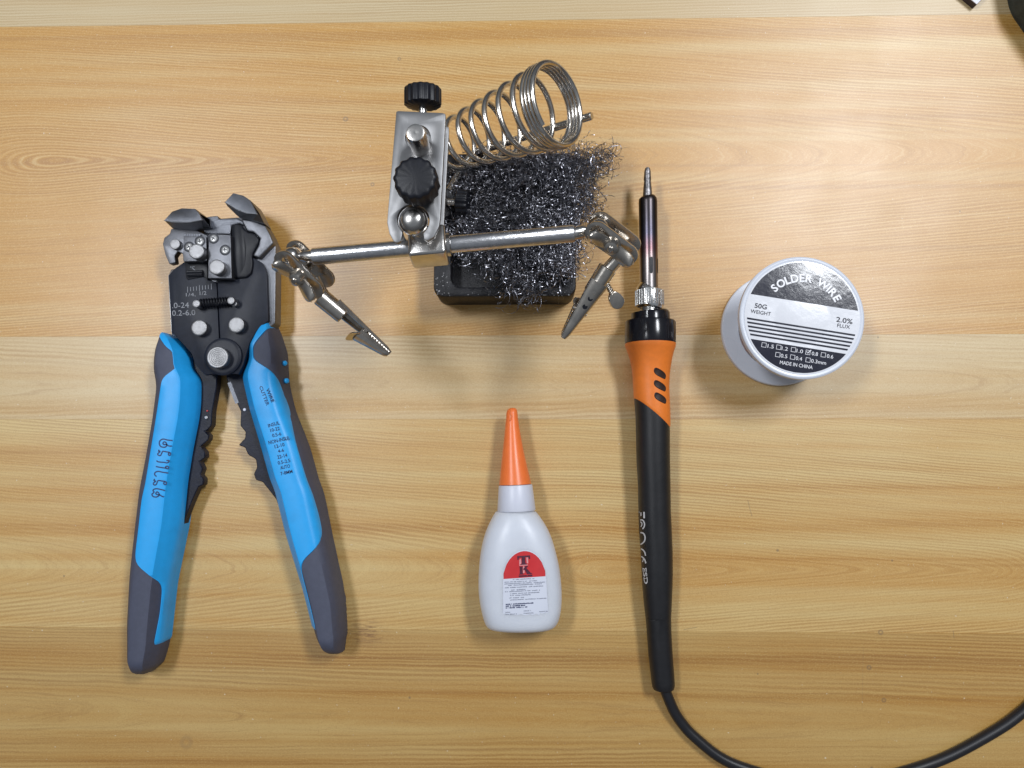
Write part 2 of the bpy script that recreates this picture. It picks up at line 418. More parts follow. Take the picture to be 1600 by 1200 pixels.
def knurl(depth, lobes):
    return lambda j,n,t: 1-depth*(0.5-0.5*math.cos(2*math.pi*lobes*j/n))

# ================================================================== TABLE
tt=root('table_top','pale varnished pine board table top under the tools','table',(0,0,-22)); del tt['category']; tt['kind']='structure'
sub=MB().box((0,70,-14),(620,0,0),(0,420,0),(0,0,7.9)); so=obj('under_slab',sub,M['carddark'],tt,smooth=0)
A=lambda *c: [srgb(*x) for x in c]
T1=A((212,184,126),(196,143,56),(158,107,42),(224,197,138))
T0=A((202,180,138),(192,158,102),(164,128,78),(214,198,162))
T2=A((206,182,136),(194,152,84),(160,116,60),(218,196,150))
T3=A((208,178,116),(190,136,50),(152,102,38),(219,190,126))
T4=A((192,158,94),(174,124,46),(136,92,36),(204,174,108))  # front board: own golden tone, darkened further to stand for weaker light there
boards=[(-230,32,T0,[(-230,.4),(-60,.6),(0,.2),(32,.3)],-120,0.010,12,1.0,(-400,400)),
 (32,524,T1,[(32,.95),(60,.65),(95,.95),(112,.6),(150,.7),(170,1.0),(195,.85),(236,.3),(270,.15),(286,.35),(292,.8),(340,.5),(420,.75),(490,.85),(518,1.1),(524,1.0)],246,0.085,2.0,2.3,(-215,-70)),
 (524,655,T2,[(524,.3),(530,.1),(560,.3),(600,.15),(640,.55),(655,.7)],600,0.02,14,4.7,(-400,-300)),
 (655,985,T3,[(655,.35),(668,.8),(700,1.1),(716,.8),(735,.35),(760,.55),(795,.15),(806,.9),(850,.6),(890,.8),(920,.45),(950,.2),(975,.35),(985,.5)],890,0.085,2.0,7.2,(40,190)),
 (985,1290,T4,[(985,.55),(1000,.9),(1030,.6),(1080,.75),(1130,.35),(1160,.9),(1200,.7),(1290,.5)],1120,0.012,20,8.8,(-400,-300)),
 (1290,1640,T2,[(1290,.2),(1400,.8),(1640,.4)],1440,0.02,9,11.3,(-400,-300))]
for (e0,e1_,tones,bands,y0,k,wm,sd,xr) in boards:
    ya=P(800,e0).y; yb=P(800,e1_).y
    mb=MB().box((0,(ya+yb)/2,-3),(600,0,0),(0,(ya-yb)/2-0.01,0),(0,0,3))
    obj('board',mb,wood('pine_board',tones,bands,y0,k,wm,sd,xr),tt,smooth=0,bevel=0.03,segs=1)

# ================================================================== WIRE STRIPPER
ws=root('wire_stripper','blue and slate handled wire stripper lying open on the table','wire stripper',tuple(P(345,600,0)))
frame_o=[(150,930),(127,562),(150,520),(350,520),(345,205),(390,192),(440,187),(445,205),(570,197),(690,172),(735,240),(775,310),(803,375),(803,600),(800,860),(640,985),(500,1000),(300,985),(160,940)]
obj('head_frame',pxprism(Z1,frame_o,4.5,12.6),M['gunlight'],ws,bevel=0.7)
obj('cover_plate',pxprism(Z1,[(132,562),(165,522),(240,470),(378,470),(378,590),(432,600),(448,960),(470,1170),(360,1185),(300,1120),(275,1048),(172,936),(152,920)],12.2,15.0),M['black'],ws,bevel=0.35)
obj('cover_plate',pxprism(Z1,[(437,600),(530,590),(640,565),(652,445),(715,480),(738,520),(748,560),(757,845),(690,900),(642,980),(600,1120),(570,1180),(480,1170),(455,962)],12.2,15.0),M['black'],ws,bevel=0.35)
def thinline(p,q,z,wd,Z): return MB().ribbon([P(*Z(*p),z),P(*Z(*q),z)],wd)
# black slider with a rounded ridge
obj('slider',pxprism(Z1,[(530,240),(572,232),(622,290),(662,295),(700,330),(690,370),(650,440),(662,480),(645,572),(533,582),(520,420)],13,16.2,sm=1),M['blackpl'],ws,bevel=0.9,segs=3)
sr=MB(); 
ringsx=[]
for k in range(15):
    t=k/14; Y=245+(570-245)*t; wdt=34+14*math.sin(math.pi*t); cx=562+14*math.sin(t*2.6); h=1.7*math.sin(math.pi*(0.12+0.8*t))
    ringsx.append([P(*Z1(cx+wdt*math.cos(a),Y),16)+Vector((0,0,-0.5+h*math.sin(a))) for a in [math.pi*j/10 for j in range(11)]])
sr.loft(ringsx,closed=False); obj('slider_ridge',sr,M['blackpl'],ws)
# left lever + jaw
obj('lever',pxprism(Z1,[(150,268),(300,275),(376,312),(372,470),(225,475),(221,425),(190,410),(170,440),(176,480),(137,490),(112,430),(96,365),(106,325),(140,300)],12.7,16.6),M['gunlight'],ws,bevel=0.35)
def poly_solid(top, bottom):
    n=len(top); return MB().add(list(top)+list(bottom),[list(range(n)),[n+i for i in range(n)][::-1]]+[[i,(i+1)%n,n+(i+1)%n,n+i] for i in range(n)])
def jaw(name, ridge, back, frontb, side, z_r, z_b, z_f, zlow):
    """ridge line (bright edge), sloped back facet, sloped front facet and an end facet"""
    r=[P(*Z1(*p),z_r) for p in ridge]; b=[P(*Z1(*p),z_b) for p in back]; f=[P(*Z1(*p),z_f) for p in frontb]; s=[P(*Z1(*p),z_f) for p in side]
    mb=MB(); nr,nb,nf,ns=len(r),len(b),len(f),len(s)
    vs=r+b+f+s; R=list(range(nr)); B=[nr+i for i in range(nb)]; Fz=[nr+nb+i for i in range(nf)]; Sd=[nr+nb+nf+i for i in range(ns)]
    fs=[R+B[::-1], R[::-1]+Fz, [R[-1]]+[B[-1]]+Sd[::-1]+[Fz[-1]]]
    # underside: drop the outer loop straight down
    loop=[R[0]]+B+Sd+Fz[::-1]
    low=[Vector((vs[i].x,vs[i].y,zlow)) for i in loop]; o=len(vs); vs=vs+low; m=len(loop)
    for i in range(m): fs.append([loop[i],loop[(i+1)%m],o+(i+1)%m,o+i])
    fs.append([o+i for i in range(m)])
    mb.add(vs,fs); j=obj(name,mb,M['gun'],ws,smooth=20,bevel=0.22,segs=2,bang=12)
    e=MB().tube([v+Vector((0,0,0.02)) for v in r],0.16,6); obj('ground_edge',e,M['edge'],j)
    return j
jl=jaw('jaw',[(105,217),(150,226),(265,228),(345,214)],[(155,162),(215,141),(300,144),(325,172)],[(156,266),(290,276),(352,268)],[(394,212),(398,262)],24.5,22.6,17.5,9)
jr=jaw('jaw',[(484,103),(560,148),(625,172),(690,178)],[(537,46),(600,62),(645,92)],[(500,128),(560,186),(660,216)],[(700,172),(733,238)],24.0,22.0,18.0,9)
for j in range(6):
    x=280+j*14; obj('tooth',MB().box(P(*Z1(x,240-j*4),20.5),(0.35,0,0),(0,1.0,0),(0,0,1.3)),M['black'],jl,smooth=0,bevel=0.12,segs=1)
for j in range(7):
    x=240+j*15; obj('tooth',MB().box(P(*Z1(x,314),17.2),(0.45,0,0),(0,0.7,0),(0,0,0.7)),M['gun'],jl,smooth=0,bevel=0.12,segs=1)
# top bridge of the frame between the jaws
obj('frame_bridge',pxprism(Z1,[(345,200),(392,190),(440,186),(446,206),(560,200),(640,240),(640,262),(575,236),(525,250),(520,304),(380,300),(350,290)],9,15.2),M['gun'],ws,bevel=0.8)
obj('cheek',pxprism(Z1,[(580,205),(660,214),(735,242),(772,312),(790,360),(700,455),(655,438),(692,372),(702,330),(662,292),(622,288)],11,15.8),M['gunlight'],ws,bevel=0.9,segs=3)
def screw(parent, X, Y, z, r=25):
    c=P(*Z1(X,Y),z); rm=r/4*S(z)
    rg=obj('screw_ring',MB().lathe([(-0.4,rm*1.42),(0.06,rm*1.42),(0.06,rm*0.9)],c,(0,0,1),24,True,True),M['black'],parent)
    s=obj('screw_head',MB().lathe([(-0.3,rm),(0.18,rm),(0.3,rm*0.8),(0.32,0.01)],c,(0,0,1),24),M['screw'],rg)
    a=random.uniform(0,1.5); mb=MB()
    for k in (0,1):
        d=Vector((math.cos(a+k*math.pi/2),math.sin(a+k*math.pi/2),0)); e=Vector((-d.y,d.x,0))
        mb.box(c+Vector((0,0,0.335+0.01*k)),d*rm*0.52,e*rm*0.14,(0,0,0.03))
    obj('cross_slot',mb,M['black'],rg,smooth=0)
def rivet(name, X, Y, z0, z1, r, parent, m='rivet', Z=Z1, dome=0.25, n=32):
    c=P(*Z(X,Y),z1); rm=r*S(z1); c0=Vector((c.x,c.y,z0)); h=z1-z0
    return obj(name,MB().lathe([(0,rm),(h-dome,rm),(h-dome*0.3,rm*0.94),(h,rm*0.82),(h+0.05,rm*0.4),(h+0.02,0.01)],c0,(0,0,1),n),M[m],parent)
lb=obj('blade_block',pxprism(Z1,[(226,312),(368,318),(372,470),(226,475)],14,18.6),M['gunlight'],ws,bevel=0.25)
rb=obj('blade_block',pxprism(Z1,[(383,302),(520,308),(528,580),(380,578)],14,19.6),M['gunlight'],ws,bevel=0.25)
for X,Y in ((262,383),(330,348)): screw(lb,X,Y,18.6)
for X,Y in ((415,330),(487,403)): screw(rb,X,Y,19.6)
rivet('rivet',305,410,17,23.5,12.4,lb); rivet('rivet',432,508,18,23.5,12.4,rb); rivet('rivet',172,365,15,18.6,8.4,ws)
# black adjuster with knurls under the left block
obj('adjuster',MB().lathe([(0,0.1),(0.05,1.5),(6.6,1.5),(6.7,0.1)],P(*Z1(254,552),15.6),P(*Z1(374,548),15.6)-P(*Z1(254,552),15.6),40,rmod=knurl(0.16,10)),M['blackpl'],ws)
obj('adjuster_bracket',pxprism(Z1,[(235,478),(378,480),(378,590),(352,570),(250,590),(240,570)],13,15.4),M['blackpl'],ws,bevel=0.4)
for (xa,ya,xb,yb) in ((270,505,300,530),(268,512,296,506)):
    obj('printed_mark',MB().ribbon([P(*Z1(xa,ya),15.46),P(*Z1(xb,yb),15.46)],0.35),M['greyprint'],ws,smooth=0)
# spring with its pins
pa,pb=P(*Z1(322,737),17.0),P(*Z1(512,722),17.0); ax=(pb-pa); L=ax.length; ax.normalize(); uu=ax.orthogonal().normalized(); vv=ax.cross(uu)
hel=[]; NT=11
for i in range(NT*14+1):
    t=i/(NT*14); a=2*math.pi*NT*t; rr=1.75
    hel.append(pa+ax*(L*t)+(uu*math.cos(a)+vv*math.sin(a))*rr)
obj('return_spring',MB().tube(hel,0.32,8),M['knob'],ws)
for X,Y,r in ((305,738,6.2),(522,719,6.0),(545,740,4.0)): rivet('spring_pin',X,Y,14.8,19.6 if r>5 else 17.5,r,ws,'rivet')
for X,Y,r in ((322,888,12.6),(555,870,12.6)): rivet('rivet',X,Y,14.6,18.0,r,ws)
rivet('pivot_boss',470,1068,14.6,16.4,30,ws,'black',dome=0.5,n=48)
c=P(*Z1(438,1073),20.0); rm=17*S(20); pr=[(0,rm),(3.2,rm),(3.45,rm*0.94)]
for q in (0.82,0.66,0.5,0.34,0.18): pr+=[(3.5,rm*q),(3.42,rm*(q-0.04)),(3.5,rm*(q-0.08))]
obj('pivot_bolt',MB().lathe(pr+[(3.5,0.01)],(c.x,c.y,16.4),(0,0,1),48),M['rivet'],ws)
obj('set_screw',MB().lathe([(0,0.8),(0.9,0.8),(1.0,0.5),(1.0,0.01)],P(*Z1(508,1090),17)-Vector((0,0,0.8)),(0,0,1),16),M['rivet'],ws)
# serrated steel arms
armL=[(450,300),(610,300),(597,440),(592,500),(566,650),(561,740),(535,768),(520,775),(545,800),(541,830),(490,872),(519,902),(521,940),(485,965),(506,1010),(490,1050),(511,1070),(510,1110),(480,1122),(440,1210),(405,1300),(380,1380),(300,1380),(360,1000),(430,600)]
armR=[(640,300),(655,445),(680,520),(745,650),(741,740),(774,780),(770,820),(730,862),(770,876),(790,922),(838,950),(846,1000),(825,1042),(838,1080),(880,1092),(965,1200),(1010,1330),(1080,1330),(1000,1000),(880,600),(790,440),(800,300)]
obj('serrated_arm',pxprism(Z2,armL,3.0,8.0),M['navysteel'],ws,bevel=0.35,segs=1)
obj('serrated_arm',pxprism(Z2,armR,3.0,8.0),M['navysteel'],ws,bevel=0.35,segs=1)
for i,(X,Y,m,r) in enumerate(((527,690,'rivet',3.0),(534,648,'red',1.3),(767,640,'card',2.4))):
    rivet('stud',X,Y,7.8,8.5,r,ws,m,Z=Z2,n=14)
obj('arm_notch',MB().ribbon([P(*Z2(672,470),8.06),P(*Z2(695,530),8.06),P(*Z2(722,600),8.06)],1.6),M['gun'],ws,smooth=0)
# grips -------------------------------------------------------
TOPF=[(0,.46),(.03,.68),(.10,.86),(.2,.965),(.3,1),(.70,1),(.75,.985),(.97,.66),(1,.52)]
def ztop(x): return float(np.interp(x,[a for a,_ in TOPF],[b for _,b in TOPF]))
def gsm(a,s=2.0):
    k=np.arange(-6,7); g=np.exp(-k*k/(2*s*s)); g/=g.sum(); p=np.concatenate([2*a[0]-a[6:0:-1],a,2*a[-1]-a[-2:-8:-1]])
    return np.convolve(p,g,'valid')
def grip(outer, inner, bound, H=17.2, zr=9.0, zo=9, zi=9):
    outer=relevel(outer,zo,zr); inner=[relevel([p],zi(p[1]) if callable(zi) else zi,zr)[0] for p in inner]; bound=[relevel([p],(H-1.2)*(0.62+0.38*math.sqrt(max(0,1-(1-min(1,max(0,(p[1]-outer[0][1])/45)))**2))),zr)[0] for p in bound]
    f=lambda L,ys:np.interp(ys,[p[1] for p in L],[p[0] for p in L])
    y0=max(outer[0][1],inner[0][1]); y1=min(outer[-1][1],inner[-1][1]); NR=150
    ys=y0+(y1-y0)*(0.5-0.5*np.cos(np.linspace(0,math.pi,NR)))
    xo,xi,xb=gsm(f(outer,ys),1.4),gsm(f(inner,ys),1.4),gsm(f(bound,ys),1.6)
    for i in range(NR):
        if ys[i]<y0+110: xb[i]=xo[i]+(xi[i]-xo[i])*min(0.72,(xb[i]-xo[i])/(xi[i]-xo[i]))
    hs=[]
    for y in ys:
        d0=(y-y0)/45; d1=(y1-y)/30
        e0=math.sqrt(max(0,1-(1-min(1,d0))**2)); e1=math.sqrt(max(0,1-(1-min(1,d1))**2))
        hs.append(H*(0.62+0.38*e0)*(0.35+0.65*e1))
    ring=[(.06,0),(0,.10)]+[(a,b) for a,b in TOPF]+[(1,.10),(.94,0)]
    rings=[]
    for y,a,b,h in zip(ys,xo,xi,hs):
        rib=0.6*math.sin(y*0.62) if 690<y<1000 else 0
        rings.append([P(a+(b-a)*xf+(math.copysign(rib*1.4,a-b) if xf<0.02 else 0),y,zr)*1.0 for xf,_ in ring])
        for p,(xf,zf) in zip(rings[-1],ring): p.z=zf*h
    g=obj('grip',MB().loft(rings),M['rubber'],ws,smooth=28)
    # blue hard insert, proud of the rubber
    bps=[.03,.10,.2,.3,.45,.70,.75,.85,.97,1.0]; rows=[]
    use=[i for i in range(NR) if (xb[i]-xo[i])/(xi[i]-xo[i]+1e-6)<0.97]
    for n_,i in enumerate(use):
        ub=max(0.0,(xb[i]-xo[i])/(xi[i]-xo[i])); end=min(n_,len(use)-1-n_)
        off=-0.35 if end==0 else (0.25 if end==1 else 0.5)
        row=[]
        xs=[ub,ub+0.012]+[max(b,ub+0.02+0.004*k) for k,b in enumerate(bps)]
        for k,xf in enumerate(xs):
            xf=min(1,xf); p=P(xo[i]+(xi[i]-xo[i])*xf,ys[i],zr); sgn=math.copysign(1,xi[i]-xo[i])
            e=off if k>1 else (-0.35 if k==0 else off*0.55)
            p.z=ztop(xf)*hs[i]+e; 
            if xf>0.9: p.x+=sgn*(e*(xf-0.9)*10)
            row.append(p)
        sgn=math.copysign(1,xi[i]-xo[i])
        for zf in (.4,.25,.1):
            p=P(xi[i],ys[i],zr); p.z=zf*hs[i]; p.x+=sgn*off; row.append(p)
        rows.append(row)
    ins=obj('grip_insert',MB().loft(rows,closed=False),M['blue'],g,smooth=28)
    return g,ins
def comp(*parts): return [Z(*p) for Z,pts in parts for p in pts]
gl,il=grip(comp((Z2,[(252,158),(238,190),(215,270),(205,350),(205,420),(219,500),(190,720),(150,950),(110,1150)]),(Z3,[(128,140),(120,200),(90,500),(76,800),(80,1000),(92,1085),(112,1112)])),
           comp((Z2,[(272,158),(330,187),(372,225),(412,275),(430,330),(432,380),(484,445),(482,600),(470,700),(430,900),(398,1100)]),(Z3,[(402,80),(396,220),(360,560),(322,900),(304,970),(286,1025),(200,1100),(170,1112)])),
           comp((Z2,[(246,158),(248,190),(290,258),(335,285),(354,310),(352,385),(330,403),(262,430),(246,520),(226,650),(186,900),(150,1130)]),(Z3,[(160,60),(140,250),(121,400),(126,458),(150,485),(205,506),(243,540),(252,590),(236,750),(206,945),(222,985),(420,990),(420,1112)])),zo=11,zi=lambda y:float(np.interp(y,[800,890],[9.5,2.0])))
gr,ir=grip(comp((Z2,[(935,86),(962,96),(1000,170),(1040,290),(1050,480),(1090,650),(1170,850),(1235,1090)]),(Z3,[(1215,0),(1245,150),(1300,400),(1350,650),(1361,850),(1342,968),(1300,993)])),
           comp((Z2,[(918,86),(890,105),(850,150),(792,240),(800,330),(756,425),(757,440),(800,630),(880,900),(935,1100)]),(Z3,[(930,0),(1000,280),(1100,600),(1170,870),(1200,948),(1245,993)])),
           comp((Z2,[(960,86),(950,102),(880,180),(832,240),(830,330),(850,355),(920,370),(960,420),(1000,550),(1080,830),(1160,1110)]),(Z3,[(1142,10),(1190,200),(1209,300),(1190,370),(1112,410),(1092,470),(1110,560),(1182,850),(1160,872),(1100,876),(1100,993)])),zo=1.7,zi=11)
for (X,Y) in ((1030,350),(1042,460)):
    p=P(*Z2(X,Y),9); obj('grip_stud',MB().lathe([(0,1.2),(1.1,1.1),(1.5,0.7),(1.6,0.01)],p+Vector((-1.3,0,-0.6)),(0.75,0,0.65),18),M['blue'],gr)
TH=[[(495,183),(420,175),(350,160),(300,185),(288,230),(310,275),(370,288),(405,262),(395,220),(365,203),(345,225),(362,246),(400,246),(440,268),(485,268)],
 [(288,328),(276,348),(300,356),(264,388),(275,413),(308,415),(330,372),(345,350),(400,360),(440,366),(466,385),(460,408),(438,412),(430,392),(442,370)],
 [(245,495),(270,515),(370,525),(405,532),(440,512),(438,496),(400,494)],[(235,588),(290,600),(370,612),(420,622),(438,602),(412,584),(386,594),(396,615)],
 [(245,745),(215,715),(225,682),(270,665),(350,680),(430,690)],
 [(216,783),(204,808),(230,818),(194,852),(215,880),(245,862),(268,810),(330,815),(385,825),(402,855),(378,872),(355,852),(370,825)],
 [(380,965),(320,950),(240,935),(190,958),(205,992),(174,1020),(190,1055),(240,1066),(284,1042),(280,1005),(252,985),(233,1010),(258,1028),(300,1035),(330,1055),(360,1060)]]
for st in TH:
    pts=crom([Vector((*ZH(*p),0)) for p in st],5)
    obj('marker_stroke',MB().ribbon([P(p.x,p.y,17.82) for p in pts],0.50),M['marker'],il,smooth=0)
for body,X,Y,h,a,wd in (('WIRE',240,207,40,-67,168),('CUTTER',172,213,40,-69,240),('INSUL',283,546,42,16,138),('10-22',296,606,42,14,112),('0.5-6',317,668,42,14,108),('NON-INSUL',346,732,44,14,258),
   ('12-10',350,796,42,14,118),('4-6',366,856,40,13,72),('22-14',382,920,42,13,118),('0.5-2.5',402,985,42,13,148),('AUTO',415,1046,42,13,115),('7-8MM',432,1112,40,12,142)):
    obj('lettering',pxtext(body,*ZT(X,Y),h/7.5,a,17.82,wd/7.5,0.012),M['ink'],ir,smooth=0)
for body,X,Y,h,wd in (('.0-24',208,748,34,105),('0.2-6.0',228,795,34,145),('1/4,',272,683,24,60),('1/2',349,672,24,42)):
    obj('lettering',pxtext(body,*Z1(X,Y),h/4,2,15.06,wd/4),M['greyprint'],ws,smooth=0)
for i in range(9):
    x=252+i*18.5; y=650-i*2.4; hh=(18 if i%4==0 else 13)
    obj('scale_tick',thinline((x,y-hh),(x+1,y+hh),15.06,0.22,Z1),M['greyprint'],ws,smooth=0)
obj('bright_edge',MB().tube([P(*Z1(x,y),15.0) for x,y in ((166,523),(133,563),(140,700),(152,915))],0.14,6),M['edge'],ws)

# ================================================================== THIRD HAND STAND
th=root('third_hand_stand','steel third hand stand with two alligator clips, wire coil holder and black cast base','tool stand',tuple(P(790,350,0)))
def prr(x0,y0,x1,y1,z,rmm):
    a=P(x0,y1,z); b=P(x1,y0,z); return roundrect(a.x,a.y,b.x,b.y,rmm,6)
outer=prr(677,238,899,464,18,4.5); inner=prr(704,256,886,449,18,4.0)
mb=MB(); no=len(outer)
big=lambda L,g:[(x+(g if x>0.5*(outer[0][0]+outer[20][0]) else -g), y+(g if y>0.5*(outer[0][1]+outer[20][1]) else -g)) for x,y in L]
ringsb=[[Vector((x,y,z)) for x,y in L] for L,z in ((outer,0.0),(outer,17.0),(big(outer,-0.35),17.8),(big(outer,-0.9),18.0),(big(inner,0.5),18.0),(inner,17.6),(inner,9.0))]
mb.loft(ringsb); obj('base',mb,M['iron'],th,smooth=40)
rng=random.Random(3)
cb=MB()
for k in range(70):
    side=rng.random()
    if side<0.45: px,py=rng.uniform(678,703),rng.uniform(425,462)
    else: px,py=rng.uniform(680,895),rng.choice([rng.uniform(460.5,462.5),rng.uniform(450,461)])
    c=P(px,py,18.03); r=rng.uniform(0.05,0.22); a0=rng.random()*6
    cb.add([c+Vector((math.cos(a0+t*1.57)*r*(1+0.8*(t%2)),math.sin(a0+t*1.57)*r,0)) for t in range(4)],[[0,1,2,3]])
obj('enamel_chips',cb,M['chip'],th,smooth=0)['kind']='stuff'
tipp=P(649,207,97); PX,PY=tipp.x,tipp.y
obj('post',MB().lathe([(0,3.3),(82.4,3.3),(83.4,2.9),(83.6,2.2),(83.3,0.01)],(PX,PY,13.6),(0,0,1),28),M['chrome'],th)
obj('post_socket',MB().lathe([(0,7),(7,7),(8,6.2),(8,3.3)],(PX,PY,17.5),(0,0,1),28),M['iron'],th)
kx=P(704,322,26)
def knob(cen, axis, r, h, lobes=16, depth=0.08, stem=None, parent=th):
    k=obj('knob',MB().lathe([(0,r*0.55),(0.4,r*0.9),(0.9,r),(h-0.9,r),(h-0.25,r*0.93),(h,r*0.8),(h+0.05,0.01)],cen,axis,lobes*6,rmod=knurl(depth,lobes)),M['knob'],parent,smooth=40)
    if stem: obj('knob_screw',MB().lathe([(-stem,1.5),(0.2,1.5)],cen,axis,16),M['chrome'],k)
    return k
knob((PX+6.5,PY-0.5,27),(1,-0.1,0.12),5.6,5.5,14,0.09,4.5)
# clamp plates
def plate(z0,z1):
    arc=[(178+98*math.cos(math.radians(a)),868-98*math.sin(math.radians(a))) for a in range(-52,233,9)]
    out=[(75,212),(88,208),(355,220),(372,226),(372,260),(340,860),(334,905),(304,970),(265,992),(243,985)]+arc+[(108,968),(102,995),(82,1006),(60,998),(34,950),(20,885),(22,850)]
    o2=[Vector(P(*Z7(*p),84.5)) for p in out]
    hc=P(*Z7(205,368),84.5); hole=circ((hc.x,hc.y),80/3.873*S(84.5),28)
    return prism(o2,z0,z1,[hole[::-1]])
obj('clamp_plate',plate(82.6,84.8),M['plate'],th,smooth=30,bevel=0.3,segs=2,bang=50)
obj('clamp_plate',plate(72.0,74.0),M['plate'],th,smooth=30,bevel=0.3,segs=2,bang=50)
kc=P(*Z7(186,605),97)
knob((kc.x,kc.y,87),(0,0,1),7.3,9.8,14,0.07,16)
obj('knob_washer',MB().lathe([(0,5),(1.4,5),(1.6,4.5),(1.6,1)],(kc.x,kc.y,84.7),(0,0,1),28),M['chrome'],th)
hc=P(*Z7(214,364),84.5)
obj('clamp_sleeve',MB().lathe([(0,5.2),(12.5,5.2)],(PX,PY,71.5),(0,0,1),28),M['plate'],th)
kt=P(*Z7(235,185),78.5)
knob((kt.x,kt.y,78.5),(0,1,0.1),6.6,7.0,16,0.07,9)
# ball + block on the bar
bc=P(*Z7(176,868),84); 
prof=[(4.9*math.sin(t),4.9*math.cos(t)) for t in [math.radians(a) for a in range(-86,62,8)]]
AZ=72.0
bl=P(470,403,AZ); br=P(905,364,AZ); ad=(br-bl).normalized()
blockc=P(670,388,AZ)
t_=(blockc-bl).dot(ad); blockc=bl+ad*t_
stemd=(blockc-bc).normalized()
obj('joint_ball',MB().lathe([(4.9*math.sin(math.radians(a)),4.9*math.cos(math.radians(a))) for a in range(-86,60,8)]+[(4.3,0.01)],bc-Vector((0,0,1.2)),(0,0,1),36),M['chrome'],th)
obj('ball_stem',MB().tube([bc-Vector((0,0,2)),bc*0.6+blockc*0.4-Vector((0,0,1.0)),blockc],[3.3,3.1,3.3],20),M['chrome'],th)
side=ad.cross(Vector((0,0,1))).normalized(); up=side.cross(ad)
q=math.radians(12); e1=side*math.cos(q)+up*math.sin(q); e2=-side*math.sin(q)+up*math.cos(q)
obj('bar_block',MB().box(blockc,ad*6.6,e1*5.6,e2*5.6),M['chrome'],th,bevel=1.1,segs=3)
obj('bar',MB().lathe([(0,2.95),(0.4,3.05),((blockc-P(489,400,AZ)).length,3.05)],P(489,401,AZ),ad,32),M['bar'],th)
rb0=blockc; rend=bl+ad*((P(897,364,AZ)-bl).dot(ad))
obj('bar',MB().lathe([(0,3.05),((rend-rb0).length-0.4,3.05),((rend-rb0).length,2.8)],rb0,ad,32),M['bar'],th)
obj('block_bush',MB().lathe([(0,4.1),(1.2,4.1),(1.6,3.2)],blockc+ad*6.5,ad,28),M['chrome'],th)
